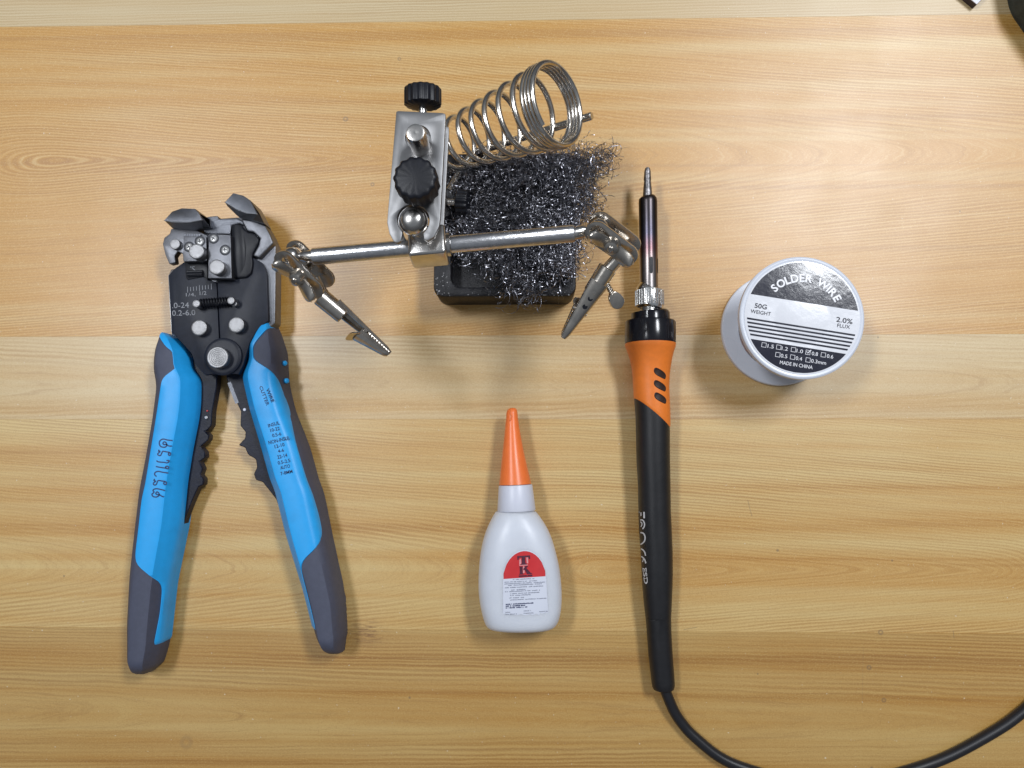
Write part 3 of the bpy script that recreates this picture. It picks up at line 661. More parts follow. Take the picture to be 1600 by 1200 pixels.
def clip_assembly(ball, stem_from, a, n, wing_spin, clip_o, clip_d, clip_up, clip_len, flip):
    """ball end of the bar, two pinch plates, wing nut and alligator clip"""
    a=Vector(a).normalized(); n=Vector(n); n=(n-a*n.dot(a)).normalized(); b=n.cross(a)
    st=(ball-stem_from)
    obj('bar_neck',MB().tube([stem_from-st*0.15,stem_from+st*0.35,stem_from+st*0.5,ball],[2.3,2.3,1.6,1.6],18),M['chrome'],th)
    obj('bar_ball',MB().lathe([(3.4*math.sin(math.radians(t)),max(0.01,3.4*math.cos(math.radians(t)))) for t in range(-90,91,10)],ball,a,24),M['chrome'],th)
    Lp=13.0
    out=circ((0,0),4.3,17,90,270)+circ((Lp,0),3.9,15,-90,90)
    for sgn in (1,-1):
        f=frame_prism(out,ball+n*(4.2*sgn)-n*0.55,a,b,n,0,1.1,[circ((0,0),1.8,18)[::-1]])
        obj('pinch_plate',f,M['clipmetal'],th,bevel=0.25,bang=50)
    sc=ball+a*6.6
    obj('pinch_screw',MB().lathe([(-6.2,2.4),(-5.2,2.6),(-5.0,1.2),(8.6,1.2),(8.9,0.9),(8.9,0.01)],sc,n,18),M['clipmetal'],th)
    nut=obj('wing_nut',MB().lathe([(0,3.1),(0.5,3.2),(3.2,2.3),(3.6,1.3)],sc+n*4.75,n,22),M['clipmetal'],th)
    for sgn in (1,-1):
        wd=a*math.cos(wing_spin)+b*math.sin(wing_spin); wd=wd*sgn; wp=n.cross(wd)
        rows=[]
        for k in range(9):
            t=k/8; c0=sc+n*(5.9+4.2*t)+wd*(1.4+7.4*t); half=(1.9+1.3*t)*(1 if t<0.55 else math.sqrt(max(0.03,1-((t-0.55)/0.46)**2)))
            th_=0.55-0.2*t
            nl=(n*0.85-wd*0.5).normalized()
            cv=lambda s:nl*(-0.55*s*s)
            rows.append([c0+wp*(half*s)+cv(s)*2*t+nl*th_ for s in (-1,-0.6,0,0.6,1)]+[c0+wp*(half*s)+cv(s)*2*t-nl*th_ for s in (1,0.6,0,-0.6,-1)])
        obj('wing',MB().loft(rows),M['clipmetal'],nut,smooth=50)
    # the clip ----------------------------------------------------
    d=Vector(clip_d).normalized(); u=Vector(clip_up); u=(u-d*u.dot(d)).normalized(); v=u.cross(d)
    o=clip_o
    endp=ball+a*Lp
    obj('clip_shank',MB().tube([endp-a*2.5,endp*0.5+o*0.5,o+d*3],[2.3,2.4,2.5],18),M['clipmetal'],th)
    obj('clip_barrel',MB().lathe([(0,3.1),(0.3,3.4),(10.5,3.2),(10.9,2.9),(10.9,2.4)],o,d,26),M['clipmetal'],th)
    def chan(name,x0,x1,w0,w1,h0,h1,lift0,lift1,inv,m):
        rows=[]; N=12
        for k in range(N+1):
            t=k/N; x=x0+(x1-x0)*t; wd=(w0+(w1-w0)*t)/2; hh=h0+(h1-h0)*t; lf=lift0+(lift1-lift0)*t
            if t>0.93: wd*=0.7; hh*=0.75
            s=-1 if inv else 1
            c=o+d*x+u*(lf)
            sec=[(-wd,0),(-wd,hh*0.6),(-wd*0.6,hh*0.95),(0,hh),(wd*0.6,hh*0.95),(wd,hh*0.6),(wd,0),(wd-0.5,0),(wd-0.55,hh*0.5),(0,hh-0.6),(-wd+0.55,hh*0.5),(-wd+0.5,0)]
            rows.append([c+v*(p*1.0)+u*(s*qv) for p,qv in sec])
        j=obj(name,MB().loft(rows),m,th,smooth=40)
        tm=MB()
        for k in range(9):
            x=x1-1.2-k*1.15; t=(x-x0)/(x1-x0); wd=(w0+(w1-w0)*t)/2; lf=lift0+(lift1-lift0)*t
            for sg in (-1,1):
                p=o+d*x+u*lf+v*(sg*(wd-0.25)); s=-1 if inv else 1
                tm.add([p+d*0.5+v*0.25,p+d*0.5-v*0.25,p-d*0.5-v*0.25,p-d*0.5+v*0.25,p-u*(s*0.75)],[[0,1,2,3],[0,1,4],[1,2,4],[2,3,4],[3,0,4]])
        obj('jaw_teeth',tm,m,j,smooth=0)
        return j
    L=clip_len
    lo=chan('clip_jaw',6,L,6.8,2.4,3.2,1.5,-0.3,-0.05,True,M['clipmetal'])
    hi=chan('clip_jaw',L*0.58,L-0.3,5.6,2.4,3.6,1.5,0.9,0.25,False,M['clipmetal'])
    # thumb lever at the back of the upper jaw
    rows=[]
    for k in range(7):
        t=k/6; c0=o+d*(L*0.60-3.0*t)+u*(3.0+2.4*t); wdt=(2.6+0.8*math.sin(math.pi*t))*(0.65 if k==6 else 1)
        rows.append([c0+v*wdt*s+u*0.35 for s in (-1,0,1)]+[c0+v*wdt*s-u*0.35 for s in (1,0,-1)])
    obj('thumb_lever',MB().loft(rows),M['clipmetal'],hi,smooth=50)
    pv=o+d*(L*0.62)
    obj('jaw_pin',MB().lathe([(-3.0,0.7),(3.0,0.7)],pv+u*0.6,v,14),M['clipmetal'],lo)
    for x in (12.5,16.0):
        p=o+d*x
        hb=0.3+3.0+(1.5-3.0)*(x-8)/(L-8); obj('jaw_hole',MB().lathe([(0,0.95),(0.05,0.95),(0.06,0.01)],p-u*(hb-0.1),-u,16),M['knob'],lo)
    return o,d,u,v
ballL=P(456,401,AZ); 
clip_assembly(ballL,P(489,401,AZ),(0.62,-0.60,-0.30),(-0.25,-0.66,0.72),math.radians(0),P(500,463,66),P(607,552,57)-P(500,463,66),(-0.55,-0.50,0.55),(P(609,553,57)-P(500,463,66)).length,False)
ballR=P(936,356,AZ)
clip_assembly(ballR,rend,(0.80,-0.52,-0.22),(-0.18,-0.68,0.72),math.radians(0),P(950,418,66),P(880,527,57)-P(950,418,66),(-0.28,0.1,-1.0),(P(880,528,57)-P(950,418,66)).length,True)
# right clip clamping thumb screw
ts=P(946,440,65); te=P(970,482,60); td=(te-ts).normalized()
thr=[(i*0.35,1.15 if i%2 else 0.85) for i in range(17)]
sc_=obj('thumb_screw',MB().lathe(thr,ts,td,16),M['clipmetal'],th,smooth=20)
tu=td.orthogonal().normalized(); tv=td.cross(Vector((0,0,1))).normalized(); tn=td.cross(tv)
obj('thumb_head',frame_prism(smoothpoly([Vector((0,-1.2,0)),Vector((2.2,-2.6,0)),Vector((5.6,-2.8,0)),Vector((7.4,0,0)),Vector((5.6,2.8,0)),Vector((2.2,2.6,0)),Vector((0,1.2,0))],2),ts+td*4.6,td,tv,tn,-0.9,0.9),M['clipmetal'],sc_,bevel=0.5,bang=50)
# coil holder
cs,cl=P(703,229,25),P(872,162,62); cax=(cl-cs); CL=cax.length; cax.normalize()
cu=(Vector((0,0,1))-cax*cax.z).normalized(); cv=cax.cross(cu)
path=[]; turns=[]
NOPEN,NCL=6.6,3.6; steps=40
total=int((NOPEN+NCL)*steps)
for i in range(total+1):
    k=i/steps
    if k<=NOPEN: s=(CL-5.5)*(k/NOPEN)
    else: s=(CL-5.5)+5.6*((k-NOPEN)/NCL)
    r=9.6+(15.0-9.6)*min(1,s/(CL-5.5))
    a=2*math.pi*k-0.4
    path.append(cs+cax*s+(cu*math.cos(a)+cv*math.sin(a))*r)
obj('coil_holder',MB().tube(path,1.15,12),M['wire'],th)
rs=cs-cu*9.6+cax*(-4)-cu*2.2; re=cl-cu*13.0-cu*1.0+cax*2.6
rs=cs-cu*11.9+cax*2; re=cl-cu*17.4+cax*3.0
obj('coil_rod',MB().lathe([(0,1.55),((re-rs).length-0.3,1.55),((re-rs).length,1.3),((re-rs).length,0.01)],rs,re-rs,18),M['wire'],th)
obj('coil_bracket',MB().tube([(PX,PY,24),(PX+4,PY+8,22),((rs.x+PX)/2+2,(rs.y+PY)/2+6,18),rs-cax*0.5,rs+cax*3],[1.6,1.6,1.6,1.6,1.6],14),M['wire'],th)

# ================================================================== STEEL WOOL
wp=[(150,180),(330,110),(560,75),(680,58),(800,50),(900,78),(985,70),(1075,55),(1050,130),(985,170),(968,200),(955,300),(985,350),(965,410),(900,470),(875,600),(862,700),(845,740),(760,800),(680,850),(600,880),(570,945),(545,880),(470,860),(455,800),(430,740),(330,715),(215,670),(165,560),(155,480),(150,300)]
wpp=[Z6(*p) for p in wp]
def inside(x,y,poly):
    c=False; j=len(poly)-1
    for i in range(len(poly)):
        xi,yi=poly[i]; xj,yj=poly[j]
        if (yi>y)!=(yj>y) and x<(xj-xi)*(y-yi)/(yj-yi)+xi: c=not c
        j=i
    return c
rg=random.Random(11); wm=MB(); WV=[];WF=[]
lumps=[(rg.uniform(700,915),rg.uniform(240,470),rg.uniform(18,40),rg.uniform(-7,9)) for _ in range(26)]
def wool_h(px,py):
    h=25
    for lx,ly,lr,la in lumps: h+=la*math.exp(-((px-lx)**2+(py-ly)**2)/(lr*lr))
    if py<300: h-= (300-py)*0.05
    return max(16,min(34,h))
VOID=[(840,292,16),(818,300,12),(770,262,11),(735,300,10),(722,360,12),(790,338,10),(870,330,9),(745,412,12),(720,425,14),(860,438,16),(800,440,9),(905,290,8),(765,380,9)]
NST=5600; cnt=0
while cnt<NST:
    px,py=rg.uniform(698,966),rg.uniform(230,482)
    if cnt>4000: px=rg.uniform(875,966)
    if cnt>5000: px,py=rg.uniform(698,966),rg.uniform(230,300)
    if not inside(px+rg.gauss(0,3.5),py+rg.gauss(0,3.5),wpp): continue
    if rg.random()<max(0.93*math.exp(-(((px-a_)**2+(py-b_)**2)/(c_*c_))**1.5) for a_,b_,c_ in VOID): continue
    h=wool_h(px,py); z=rg.uniform(max(10.5,h-9),h) if rg.random()<0.75 else rg.uniform(10.5,h)
    if py>449 or px>886 or px<704 or py<256: z=max(19.2,z)
    p=P(px,py,z); 
    th0=rg.uniform(0,6.283); pitch=rg.gauss(0,0.35); curl=rg.choice([-1,1])*rg.uniform(0.1,0.75); n=rg.randint(12,22); st=rg.uniform(0.42,0.7); wd=rg.uniform(0.12,0.34); tw=rg.uniform(0,6.28); dtw=rg.gauss(0,0.3)
    if n>18: curl*=0.6; pitch*=0.5
    base=len(WV); crimp=rg.uniform(0,0.3)
    for k in range(n):
        dr=Vector((math.cos(th0)*math.cos(pitch),math.sin(th0)*math.cos(pitch),math.sin(pitch)))
        sd=dr.orthogonal().normalized(); sd=Quaternion(dr,tw) @ sd
        WV.append(p+sd*wd/2); WV.append(p-sd*wd/2)
        p=p+dr*st; p.z=max(p.z,10.3)
        if (p.z<19.0): 
            pass
        th0+=curl*0.5+crimp*math.sin(k*2.2); pitch+=rg.gauss(0,0.15); pitch=max(-0.8,min(0.8,pitch)); tw+=dtw
    for k in range(n-1): WF.append([base+2*k,base+2*k+1,base+2*k+3,base+2*k+2])
    cnt+=1
wm.v=[Vector(v) for v in WV]; wm.f=WF
wool=obj('steel_wool',wm,M['wool'],None,smooth=180)
wool['label']='tangled pad of dark steel wool shavings heaped in the black base tray'; wool['category']='steel wool'

# ================================================================== GLUE BOTTLE
gb=root('glue_bottle','white squeeze glue bottle with orange cone cap lying on its back','glue bottle',tuple(P(812,860,0)))
def axisrow(yz, xl, xr, z, Z):
    a=P(*Z(xl,yz),z); b=P(*Z(xr,yz),z); return (a+b)/2,(b-a).length/2,(b-a).normalized()
ZAX=10.2
def flat_body(rows, n=48):
    rings=[]
    for (Y,xl,xr,t,ex) in rows:
        c,hw,dr=axisrow(Y,xl,xr,ZAX,ZG)
        ring=[]
        for j in range(n):
            a=2*math.pi*j/n; ca,sa=math.cos(a),math.sin(a)
            ring.append(c+dr*hw*math.copysign(abs(ca)**(2/ex),ca)+Vector((0,0,t*math.copysign(abs(sa)**(2/ex),sa))))
        rings.append(ring)
    return rings
raw=[(566,142,338,7.4,2.0),(574,136,345,7.8,2.0),(600,121,365,8.6,2.15),(650,97,397,9.5,2.35),(700,80,418,9.9,2.5),(750,69,433,10.1,2.6),(800,62,446,10.2,2.7),(850,58,456,10.2,2.7),(900,56,462,10.2,2.7),(950,56,466,10.2,2.7),(1000,61,467,10.2,2.7),(1050,70,463,10.2,2.7),(1090,80,455,10.0,2.6),(1115,88,446,9.6,2.5),(1132,97,434,8.9,2.4),(1142,110,418,7.8,2.3),(1147,128,398,6.2,2.2)]
ys=np.linspace(566,1147,70); ys=566+(1147-566)*(0.5-0.5*np.cos(np.linspace(0,math.pi,70)))
cols=list(zip(*raw)); it=lambda k:gsm(np.interp(ys,cols[0],cols[k]),1.6)
rows=list(zip(ys,it(1),it(2),it(3),it(4)))
body=obj('bottle_body',MB().loft(flat_body(rows)),M['pe'],gb,smooth=60)
cA,rA,_=axisrow(435,155,322,ZAX,ZG); cB,rB,_=axisrow(562,149,338,ZAX,ZG); gx=(cB-cA); GL=gx.length; gx.normalize()
obj('neck',MB().lathe([(GL-1,rB*0.93),(GL+3,rB*0.93)],cA,gx,40),M['pe'],gb)
obj('collar',MB().lathe([(-0.3,rA*0.7),(0,rA*0.98),(0.4,rA),(GL-0.5,rB),(GL,rB*0.985),(GL,rB*0.7)],cA,gx,56,rmod=lambda j,n,t:1-0.006*(j%2)),M['pecol'],gb,smooth=50)
caprows=[(55,214,232),(58,205,240),(66,197,246),(80,193,248),(100,192,250),(150,187,257),(200,182,266),(250,177,275),(300,171,286),(350,166,297),(400,161,309),(432,157,317)]
rc=[]
cx0,_,_=axisrow(55,214,232,ZAX,ZG)
prof=[]
for Y,l,r in caprows:
    c,hw,_=axisrow(Y,l,r,ZAX,ZG); prof.append(((c-cA).dot(gx),hw,c))
crings=[]
for t,hw,c in prof:
    u=Vector((gx.y,-gx.x,0)); v=Vector((0,0,1))
    crings.append([c+(u*math.cos(2*math.pi*j/40)+v*math.sin(2*math.pi*j/40))*hw for j in range(40)])
cap=obj('cap',MB().loft(crings),M['orangecap'],gb,smooth=45)
obj('cap_seam',MB().tube([P(*ZG(x,y),ZAX+z) for x,y,z in ((216,66,1.9),(212,80,2.3),(219,96,2.6),(212,118,2.9))],0.28,8),M['orangecap'],cap)
# sticker follows the flat front
ZF=ZAX+10.2
def front(px,py,lift=0.0):
    Y=(py-620)*3.158; l=float(np.interp(Y,ys,it(1))); r=float(np.interp(Y,ys,it(2))); t=float(np.interp(Y,ys,it(3))); ex=2.7
    c,hw,dr=axisrow(Y,l,r,ZAX,ZG); p=P(px,py,ZF); q=(p-c); q.z=0; s=min(0.98,abs(q.dot(dr))/hw)
    z=ZAX+t*(1-s**ex)**(1/ex); p=P(px,py,z); p.z+=lift; return p
def patch(bound_l, bound_r, y0, y1, lift, nx=12, ny=16):
    rows=[]
    for j in range(ny+1):
        y=y0+(y1-y0)*j/ny; l,r=bound_l(y),bound_r(y)
        rows.append([front(*ZB(l+(r-l)*i/nx, y),lift) for i in range(nx+1)])
    return MB().loft(rows,closed=False)
tilt=lambda x:-(x-130)*0.066
def shear_patch(xl, xr, yf0, yf1, lift, nx=14, ny=14):
    rows=[]
    for j in range(ny+1):
        rows.append([])
        for i in range(nx+1):
            x=xl+(xr-xl)*i/nx; y=yf0(x)+(yf1(x)-yf0(x))*j/ny
            xx=x+(y-420)*0.06*(1 if True else 0)*((x-130)/(530))
            rows[-1].append(front(*ZB(xx,y+tilt(x)),lift))
    return MB().loft(rows,closed=False)
dome=lambda x: 435-335*math.sqrt(max(0,1-((x-396)/268)**2))
st=obj('sticker',shear_patch(128,664,lambda x:dome(x)-8,lambda x:925.0,0.10),M['sticker'],gb,smooth=60)
obj('red_dome',shear_patch(134,658,lambda x:min(433,dome(x)+6),lambda x:437.0,0.16),M['red'],st,smooth=60)
def glyph(polys, lift, m, name):
    for pl in polys:
        mb=MB().add([front(*ZB(*p),lift) for p in pl],[list(range(len(pl)))]); obj(name,mb,M[m],st,smooth=0)
glyph([[(305,150),(465,140),(468,185),(452,188),(446,165),(405,165),(408,238),(425,245),(425,256),(350,260),(350,250),(362,242),(360,168),(328,172),(322,198),(308,198)]],0.24,'purple','letter_t')
glyph([[(418,168),(440,166),(444,240),(425,240)],[(330,200),(352,180),(356,240),(332,262)]],0.22,'pinkp','letter_shade')
glyph([[(325,282),(372,278),(374,365),(384,372),(384,380),(328,382),(328,374),(338,368),(336,292)],[(395,276),(440,272),(440,282),(420,298),(476,362),(492,366),(492,376),(428,378),(398,320),(385,330),(380,310),(400,290)]],0.24,'purple','letter_k')
glyph([[(376,278),(394,276),(398,360),(378,364)],[(330,262),(440,255),(440,266),(330,272)]],0.22,'pinkp','letter_shade')
glyph([[(325,392),(495,382),(495,404),(325,412)]],0.22,'purple','caption_line')
rows_t=[(250,520,445),(146,545,478),(146,650,500),(190,610,518),(150,622,548),(232,420,575),(152,590,598),(218,580,622),(218,470,645),(210,390,675),(218,665,700),(162,500,755),(162,405,778),(162,450,800),(160,215,855),(385,470,838),(160,290,880),(385,500,866),(580,690,845)]
for n_,(x0,x1,y) in enumerate(rows_t):
    mb=MB(); x=x0; bold=755<=y<=800
    while x<x1:
        wl=rg.uniform(6,15); hh=rg.uniform(5,8)*(1.3 if bold else 1)
        if rg.random()<0.86:
            yo=rg.uniform(-1.5,1.5)-(x-x0)*0.05
            mb.add([front(*ZB(px,py),0.2) for px,py in ((x,y+yo-hh),(x+wl*0.75,y+yo-hh),(x+wl*0.75,y+yo+hh*0.7),(x,y+yo+hh*0.7))],[[0,1,2,3]])
        x+=wl
    obj('print_line',mb,M['ink'] if bold else M['tinyprint'],st,smooth=0)

# ================================================================== SOLDERING IRON
si=root('soldering_iron','black and orange soldering iron with bare metal tip and trailing black cable','soldering iron',tuple(P(1020,700,0)))
def zax(py): return 10.9+(537-py)*(5.7/542.0)
def irow(py,xl,xr):
    z=zax(py); a=P(xl,py,z); b=P(xr,py,z); return (a+b)/2,(b-a).length/2
def iron_rings(rows,n=40,smoothit=0):
    out=[]
    pr=[irow(*r) for r in rows]
    for i,(c,r) in enumerate(pr):
        a=pr[max(0,i-1)][0]; b=pr[min(len(pr)-1,i+1)][0]
        d=(b-a); 
        if d.length<1e-6: d=Vector((0,-1,0))
        d.normalize(); u=Vector((0,0,1)).cross(d).normalized(); v=d.cross(u)
        if u.x<0: u=-u
        v=Vector((0,0,1))
        out.append([c+(u*math.cos(2*math.pi*j/n)+v*math.sin(2*math.pi*j/n))*r for j in range(n)])
    return out
def ipart(name, rows, m, parent=si, n=40, sm=35): return obj(name,MB().loft(iron_rings(rows,n)),M[m],parent,smooth=sm)
ipart('tip',[(261.5,1010,1013.5),(263,1008,1015.6),(268,1006.6,1016.8),(275,1006.2,1017.1),(281,1005.7,1017.4),(283,1006.3,1017),(295,1005.2,1018.3),(312,1004.2,1019.4)],'tip')
ba=ipart('barrel',[(307.3,1003,1021),(308,1000.5,1024),(311,998.4,1026.4),(316,998,1027),(360,998.8,1027.3),(400,999.4,1027.8),(452,1000.3,1028.3)],'barrel')
nt_=ipart('nut',[(452,996,1034),(452.3,994,1035.6),(454,993,1036.5),(478,993.3,1036.7),(480,994,1035.6),(480.4,998,1031)],'nut',n=40)
for v_ in range(30):
    a=2*math.pi*v_/30
    c0,r0=irow(454.5,993,1036.5); c1,r1=irow(477.5,993.3,1036.7)
    o_=Vector((math.cos(a),0,math.sin(a)))
    obj('nut_ridge',MB().tube([c0+o_*r0,c1+o_*r1],0.28,5),M['nut'],nt_)
ipart('threaded_neck',[(480,999,1031)]+[(480.5+i*0.9,999.5 if i%2 else 1000.8,1030.5 if i%2 else 1029.4) for i in range(10)],'nut')
ipart('collar_step',[(488.2,990,1043),(488.8,987.6,1045.6),(490,986.8,1046.4),(503,986.2,1047)],'collar')
co=ipart('collar',[(501.6,980,1052),(502.2,977.6,1054.4),(504,976.6,1055.4),(534,976.4,1055.6),(536.8,976.8,1055.4),(537,980,1052)],'collar',n=48)
for a in (20,55,75,110,150):
    c0,r0=irow(505,976.6,1055.4); c1,r1=irow(533,976.4,1055.6); o_=Vector((math.cos(math.radians(a)),0,math.sin(math.radians(a))))
    obj('collar_groove',MB().tube([c0+o_*(r0-0.1),c1+o_*(r1-0.1)],0.22,6),M['collar'],co)
hand=[(600,990.5,1044.5),(626,991.2,1045.8),(650,993,1046.4),(680,993.8,1046.4),(720,994.6,1046.6),(760,997,1047.4),(800,997.6,1048),(830,998.6,1049.4),(862,1001.2,1050.8),(895,1002.6,1051),(920,1004.2,1050.4),(945,1006.4,1049.4),(964,1008.6,1048.6)]
ipart('handle',hand,'handle')
ipart('strain_relief',[(963.6,1008,1049),(964.2,1009,1048.4),(990,1010.8,1049),(1022,1013.2,1050.8),(1050,1016.4,1053),(1066,1018.2,1054.2),(1073,1019.4,1054.2),(1077,1021.5,1052.5),(1079,1026,1048)],'handle')
# orange shell with slanted lower edge
osh=[(537,976.8,1055.8),(541,977,1055.6),(547,979.4,1053.4),(553,981.6,1051.6),(562,984.4,1049.6),(574,987,1047.6),(590,988.6,1046),(605,989.4,1045.4),(626,990.6,1046.4),(650,992.2,1047.3),(672,992.8,1047.4)]
n=56; cols_=list(zip(*osh)); rings=[]
for k in range(28):
    t=k/27; ring=[]
    for j in range(n):
        a=2*math.pi*j/n
        ye=648+23*math.cos(a) + 0
        py=537+(ye-537)*t
        xl=float(np.interp(py,cols_[0],cols_[1])); xr=float(np.interp(py,cols_[0],cols_[2])); c,r=irow(py,xl,xr)
        if k==27: r-=0.5
        elif k==26: r-=0.05
        ring.append(c+Vector((math.cos(a)*r,0,math.sin(a)*r)))
    rings.append(ring)
og=obj('orange_sleeve',MB().loft(rings),M['orange'],si,smooth=50)
D_,C_=None,None
def ray_surf(px,py,table,lift=0.0):
    """hit of the view line with the round handle (a lathe around its tilted axis)"""
    xs=list(zip(*table)); o_=P(px,py,40); d=(P(px,py,0)-o_).normalized()
    def ins(k):
        q=o_+d*k; c,r=row_at(q.y,xs); return (q-c).length-r
    k=0.0
    while k<60 and ins(k)>0: k+=0.7
    lo_,hi_=k-0.7,k
    for _ in range(14):
        m_=(lo_+hi_)/2
        if ins(m_)>0: lo_=m_
        else: hi_=m_
    q=o_+d*hi_; c,r=row_at(q.y,xs); return q+(q-c).normalized()*lift
_ytab=[(P(1020,y,zax(y)).y,y) for y in range(240,1100,2)]
def row_at(wy,xs):
    py=float(np.interp(-wy,[-a for a,_ in _ytab],[b for _,b in _ytab]))
    c,r=irow(py,float(np.interp(py,xs[0],xs[1])),float(np.interp(py,xs[0],xs[2])))
    return Vector((c.x,wy,c.z)),r
ZO=zm(940,470,4.8)
for (X,Y) in ((437,545),(437,638),(440,730)):
    shape=smoothpoly([Vector(p+(0,)) for p in ((X-46,Y-40),(X-20,Y-46),(X+46,Y-2),(X+44,Y+44),(X+24,Y+40),(X-44,Y+2))],2)
    n_=len(shape); cz=Vector((X,Y,0)); vs=[]; lv=[(1.0,0.04),(0.93,0.16),(0.86,0.05),(0.55,0.05),(0.25,0.05)]
    for sc_f,lf in lv: vs+=[ray_surf(*ZO(*(cz+(p-cz)*sc_f).xy),osh,lf) for p in shape]
    fs=[[r_*n_+i,r_*n_+(i+1)%n_,(r_+1)*n_+(i+1)%n_,(r_+1)*n_+i] for r_ in range(len(lv)-1) for i in range(n_)]
    vs.append(ray_surf(*ZO(X,Y),osh,0.05)); fs+=[[(len(lv)-1)*n_+i,(len(lv)-1)*n_+(i+1)%n_,len(vs)-1] for i in range(n_)]
    obj('vent_slot',MB().add(vs,fs),M['slot'],og,smooth=60)
# barrel slots
bt=[(307.3,998,1027),(452,1000.3,1028.3)]
ZBa=zm(950,250,4.8)
for shape in ([(310,735),(317,726),(331,726),(337,735),(337,838),(331,849),(317,849),(310,838)],[(368,742),(374,738),(374,850),(368,845)]):
    obj('barrel_slot',MB().add([ray_surf(*ZBa(*p),bt,0.10) for p in shape],[list(range(len(shape)))]),M['knob'],ba,smooth=0)
# certification marks printed along the handle
def hstroke(pts,wd,sub=5):
    pp=[Vector((*ZI(*p),0)) for p in pts]; pp=crom(pp,sub) if len(pp)>2 else pp
    L=[];R=[]
    for i,p in enumerate(pp):
        t=(pp[min(i+1,len(pp)-1)]-pp[max(i-1,0)]).normalized(); s=Vector((-t.y,t.x,0))*wd/2/9.225
        L.append(ray_surf((p+s).x,(p+s).y,hand,0.06)); R.append(ray_surf((p-s).x,(p-s).y,hand,0.06))
    m=len(pp); return MB().add(L+R,[[i,m+i,m+i+1,i+1] for i in range(m-1)])
for pts,wd in (([(172,96),(252,98)],22),([(243,92),(246,182)],22),([(200,98),(200,150)],14),
    ([(190,208),(225,210),(250,255),(245,305),(222,338)],17),([(190,235),(210,245),(214,275),(200,305)],14),
    ([(192,388),(235,400),(258,450),(252,505),(225,540),(192,560)],18),
    ([(198,622),(230,640),(255,675),(265,722)],18),([(200,728),(235,755),(258,790),(270,832)],18),([(240,765),(222,812)],13)):
    obj('printed_mark',hstroke(pts,wd),M['whiteprint'],si,smooth=0)
hm=lambda px,py: ray_surf(px,py,hand,0.06)
obj('lettering',pxtext('ESD',*ZI(262,1012),56/9.225,-84,0,235/9.225,0.02,mapf=hm),M['whiteprint'],si,smooth=0)
# cable
cp=[(1038.5,1074,5.0),(1042,1085,4.6),(1053.6,1112,3.2),(1067,1132,2.4),(1084.6,1151,2.25),(1123,1182,2.25),(1165,1201,2.25),(1230,1218,2.25),(1300,1223,2.25),(1370,1216,2.25),(1430,1201,2.25),(1484,1181,2.25),(1542,1150,2.25),(1585,1122,2.25),(1625,1085,2.25),(1655,1030,2.25),(1690,940,2.25),(1760,850,2.25)]
obj('cable',MB().tube(crom([P(*c) for c in cp],8),2.25,16),M['cable'],si,smooth=60)

# ================================================================== SOLDER SPOOL
ss=root('solder_spool','white spool of solder wire with black and white round label','solder spool',tuple(P(1215,522,0)))
ZT_=32.0
tc=P(1253.5,496,ZT_); RS=96.6*S(ZT_)*1.005
bx=(tc.x,tc.y)
obj('bottom_flange',MB().lathe([(0,RS-0.5),(0.4,RS),(2.6,RS),(3.0,RS-0.4),(3.4,RS*0.5)],(*bx,0),(0,0,1),96),M['spool'],ss,smooth=40)
pr=[(3.0,RS-7.2)]
z=3.3
while z<28.4: pr+=[(z,RS-7.3),(z+0.2,RS-7.05),(z+0.4,RS-6.95),(z+0.6,RS-7.05)]; z+=0.8
obj('solder_winding',MB().lathe(pr,(*bx,0),(0,0,1),96,False,False),M['solder'],ss,smooth=60)
obj('top_flange',MB().lathe([(28.4,RS*0.5),(28.4,RS-0.4),(28.8,RS),(31.4,RS),(31.9,RS-0.5),(32.0,RS-1.0),(31.75,RS-1.6),(31.75,0.01)],(*bx,0),(0,0,1),96),M['spool'],ss,smooth=40)
RL=RS*0.925
lab=obj('label',MB().lathe([(31.78,RL),(31.90,RL),(31.90,RL*0.5),(31.86,RL*0.47),(31.90,RL*0.44),(31.90,0.01)],(*bx,0),(0,0,1),96),M['label'],ss,smooth=50)
LT=math.radians(-9.4); LZ=31.95
def lp(x,y,z=LZ): return Vector((bx[0]+RL*(x*math.cos(LT)-y*math.sin(LT)),bx[1]+RL*(x*math.sin(LT)+y*math.cos(LT)),z))
def seg(ylow,yhigh,m,name,n=40,rr=0.975):
    rows=[]
    for k in range(n+1):
        y=ylow+(yhigh-ylow)*(k/n); x=math.sqrt(max(0,rr*rr-y*y)); rows.append([lp(-x+2*x*i/24,y) for i in range(25)])
    return obj(name,MB().loft(rows,closed=False),M[m],lab,smooth=0)
seg(0.27,0.9749,'labelink','ink_panel'); seg(-0.9749,-0.515,'labelink','ink_panel')
for k in range(5):
    yk=-0.166-k*0.068; seg(yk-0.016,yk+0.016,'labelink','ink_stripe',2,0.955)
def zs(X,Y):  # zoom coordinates of the label -> label units
    x,y=(X-660)/415,(535-Y)/415; return (x*math.cos(-LT)-y*math.sin(-LT), x*math.sin(-LT)+y*math.cos(-LT))
def ltext(body,X,Y,h,wd,m,bold=0.015,ang=0.0,pos=None,parent=None):
    vs,fs=textgeo(body,bold); x0=min(v[0] for v in vs);x1=max(v[0] for v in vs);y0=min(v[1] for v in vs);y1=max(v[1] for v in vs)
    cx,cy=pos if pos else zs(X,Y); sv=h/415/(y1-y0); su=(wd/415/(x1-x0)) if wd else sv; ca,sa=math.cos(ang),math.sin(ang)
    out=[]
    for x,y in vs:
        u=(x-(x0+x1)/2)*su; v=(y-(y0+y1)/2)*sv; out.append(lp(cx+u*ca-v*sa,cy+u*sa+v*ca,LZ+0.05))
    return obj('lettering',MB().add(out,fs),M[m],parent or lab,smooth=0)
ltext('50G',365,452,36,88,'labelink',0.015); ltext('WEIGHT',363,498,27,146,'labelink',0.006)
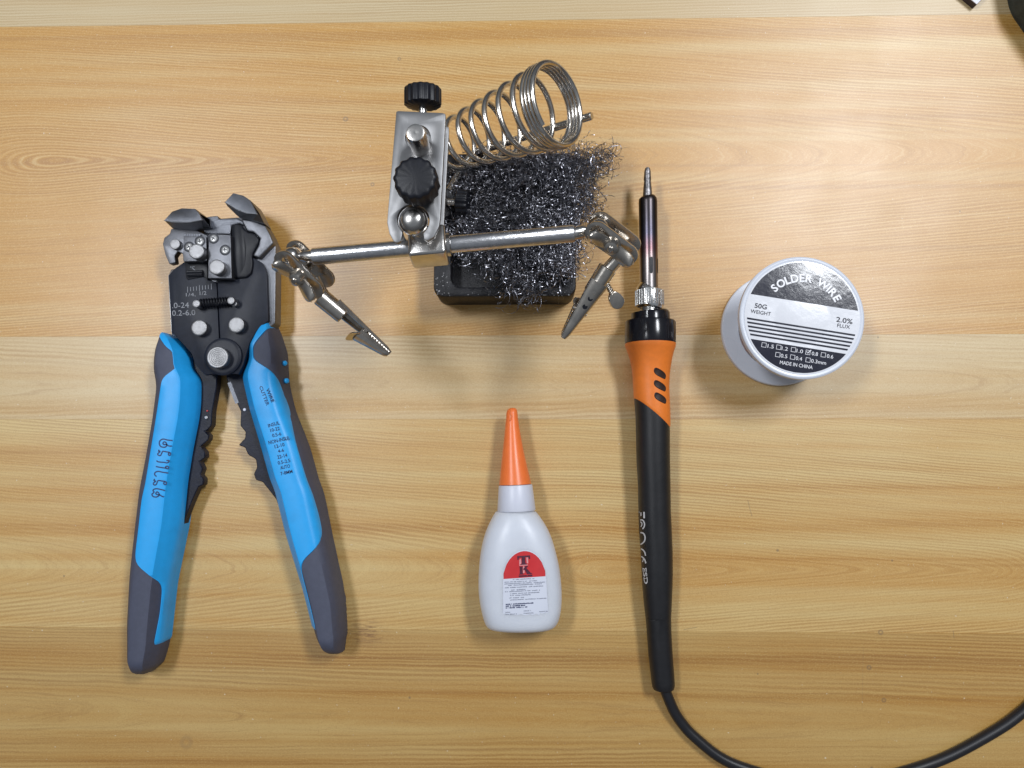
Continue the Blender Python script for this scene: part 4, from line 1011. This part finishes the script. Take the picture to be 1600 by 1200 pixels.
ltext('2.0%',962,558,38,118,'labelink',0.015); ltext('FLUX',955,600,27,92,'labelink',0.006)
word='SOLDER WIRE'; wid=[1,1.1,.85,1.08,.85,1,.75,1.42,.45,1,.85]; tot=sum(wid); acc=0
for ch,wd in zip(word,wid):
    a=math.radians(146.5-(146.5-33.5)*((acc+wd/2)/tot)); acc+=wd
    if ch!=' ': ltext(ch,0,0,60,None,'labelwhite',0.03,a-math.pi/2,(0.70*math.cos(a),0.70*math.sin(a)))
for X,Y in ((380,735),(485,752),(590,770),(693,790),(802,808),(477,806),(582,824),(692,845)):
    cx,cy=zs(X,Y); s=0.041; i_=0.034
    mb=MB().add([lp(cx+a*s,cy+b*s,LZ+0.05) for a,b in((-1,-1),(1,-1),(1,1),(-1,1))]+[lp(cx+a*i_,cy+b*i_,LZ+0.05) for a,b in((-1,-1),(1,-1),(1,1),(-1,1))],[[i,(i+1)%4,4+(i+1)%4,4+i] for i in range(4)])
    obj('check_box',mb,M['labelwhite'],lab,smooth=0)
cx,cy=zs(695,788)
obj('check_mark',MB().ribbon([lp(cx-0.03,cy+0.008,LZ+0.06),lp(cx-0.008,cy-0.02,LZ+0.06),lp(cx+0.045,cy+0.045,LZ+0.06)],0.35),M['labelwhite'],lab,smooth=0)
for b_,X,Y,wd in (('1.5',428,745,44),('1.2',528,762,44),('1.0',635,780,46),('0.8',742,800,44),('0.6',850,819,46),('0.5',521,816,48),('0.4',627,834,46),('0.3mm',767,859,108)):
    ltext(b_,X,Y,27,wd,'labelwhite',0.004)
ltext('MADE IN CHINA',607,880,26,236,'labelwhite',0.006)

# ================================================================== THINGS CUT BY THE FRAME
bxr=root('small_box','white topped dark sided box corner at the table edge','box',tuple(P(1530,-60,0)))
k0=P(1526.5,7,3.6); e1=(P(1536,-3,3.6)-k0).normalized(); e2=(P(1514.5,-3,3.6)-k0).normalized()
q=[k0,k0+e1*70,k0+e1*70+e2*45,k0+e2*45]
obj('box_side',prism([(p.x,p.y) for p in q],0,3.2),M['carddark'],bxr,smooth=0,bevel=0.15)
q2=[k0+e1*0.1+e2*0.1,k0+e1*69.8+e2*0.1,k0+e1*69.8+e2*44.8,k0+e1*0.1+e2*44.8]
obj('box_top',prism([(p.x,p.y) for p in q2],3.18,3.6),M['card'],bxr,smooth=0,bevel=0.1)
pc=[(1586,-50),(1594,0),(1612,26),(1636,60),(1680,115),(1800,120),(1800,-160),(1560,-160)]
pq=smoothpoly([P(x,y,9) for x,y in pc],3)
cen=sum(pq,Vector())/len(pq)
rings=[[Vector((cen.x+(p.x-cen.x)*s,cen.y+(p.y-cen.y)*s,z)) for p in pq] for s,z in ((0.97,0),(0.995,3),(1.0,8),(0.985,13),(0.95,17),(0.88,20),(0.7,22),(0.3,23))]
pouch=obj('cloth_pouch',MB().loft(rings),M['pouch'],None,smooth=60)
pouch['label']='dark green-grey cloth bundle at the table corner beside the white topped box'; pouch['category']='cloth'
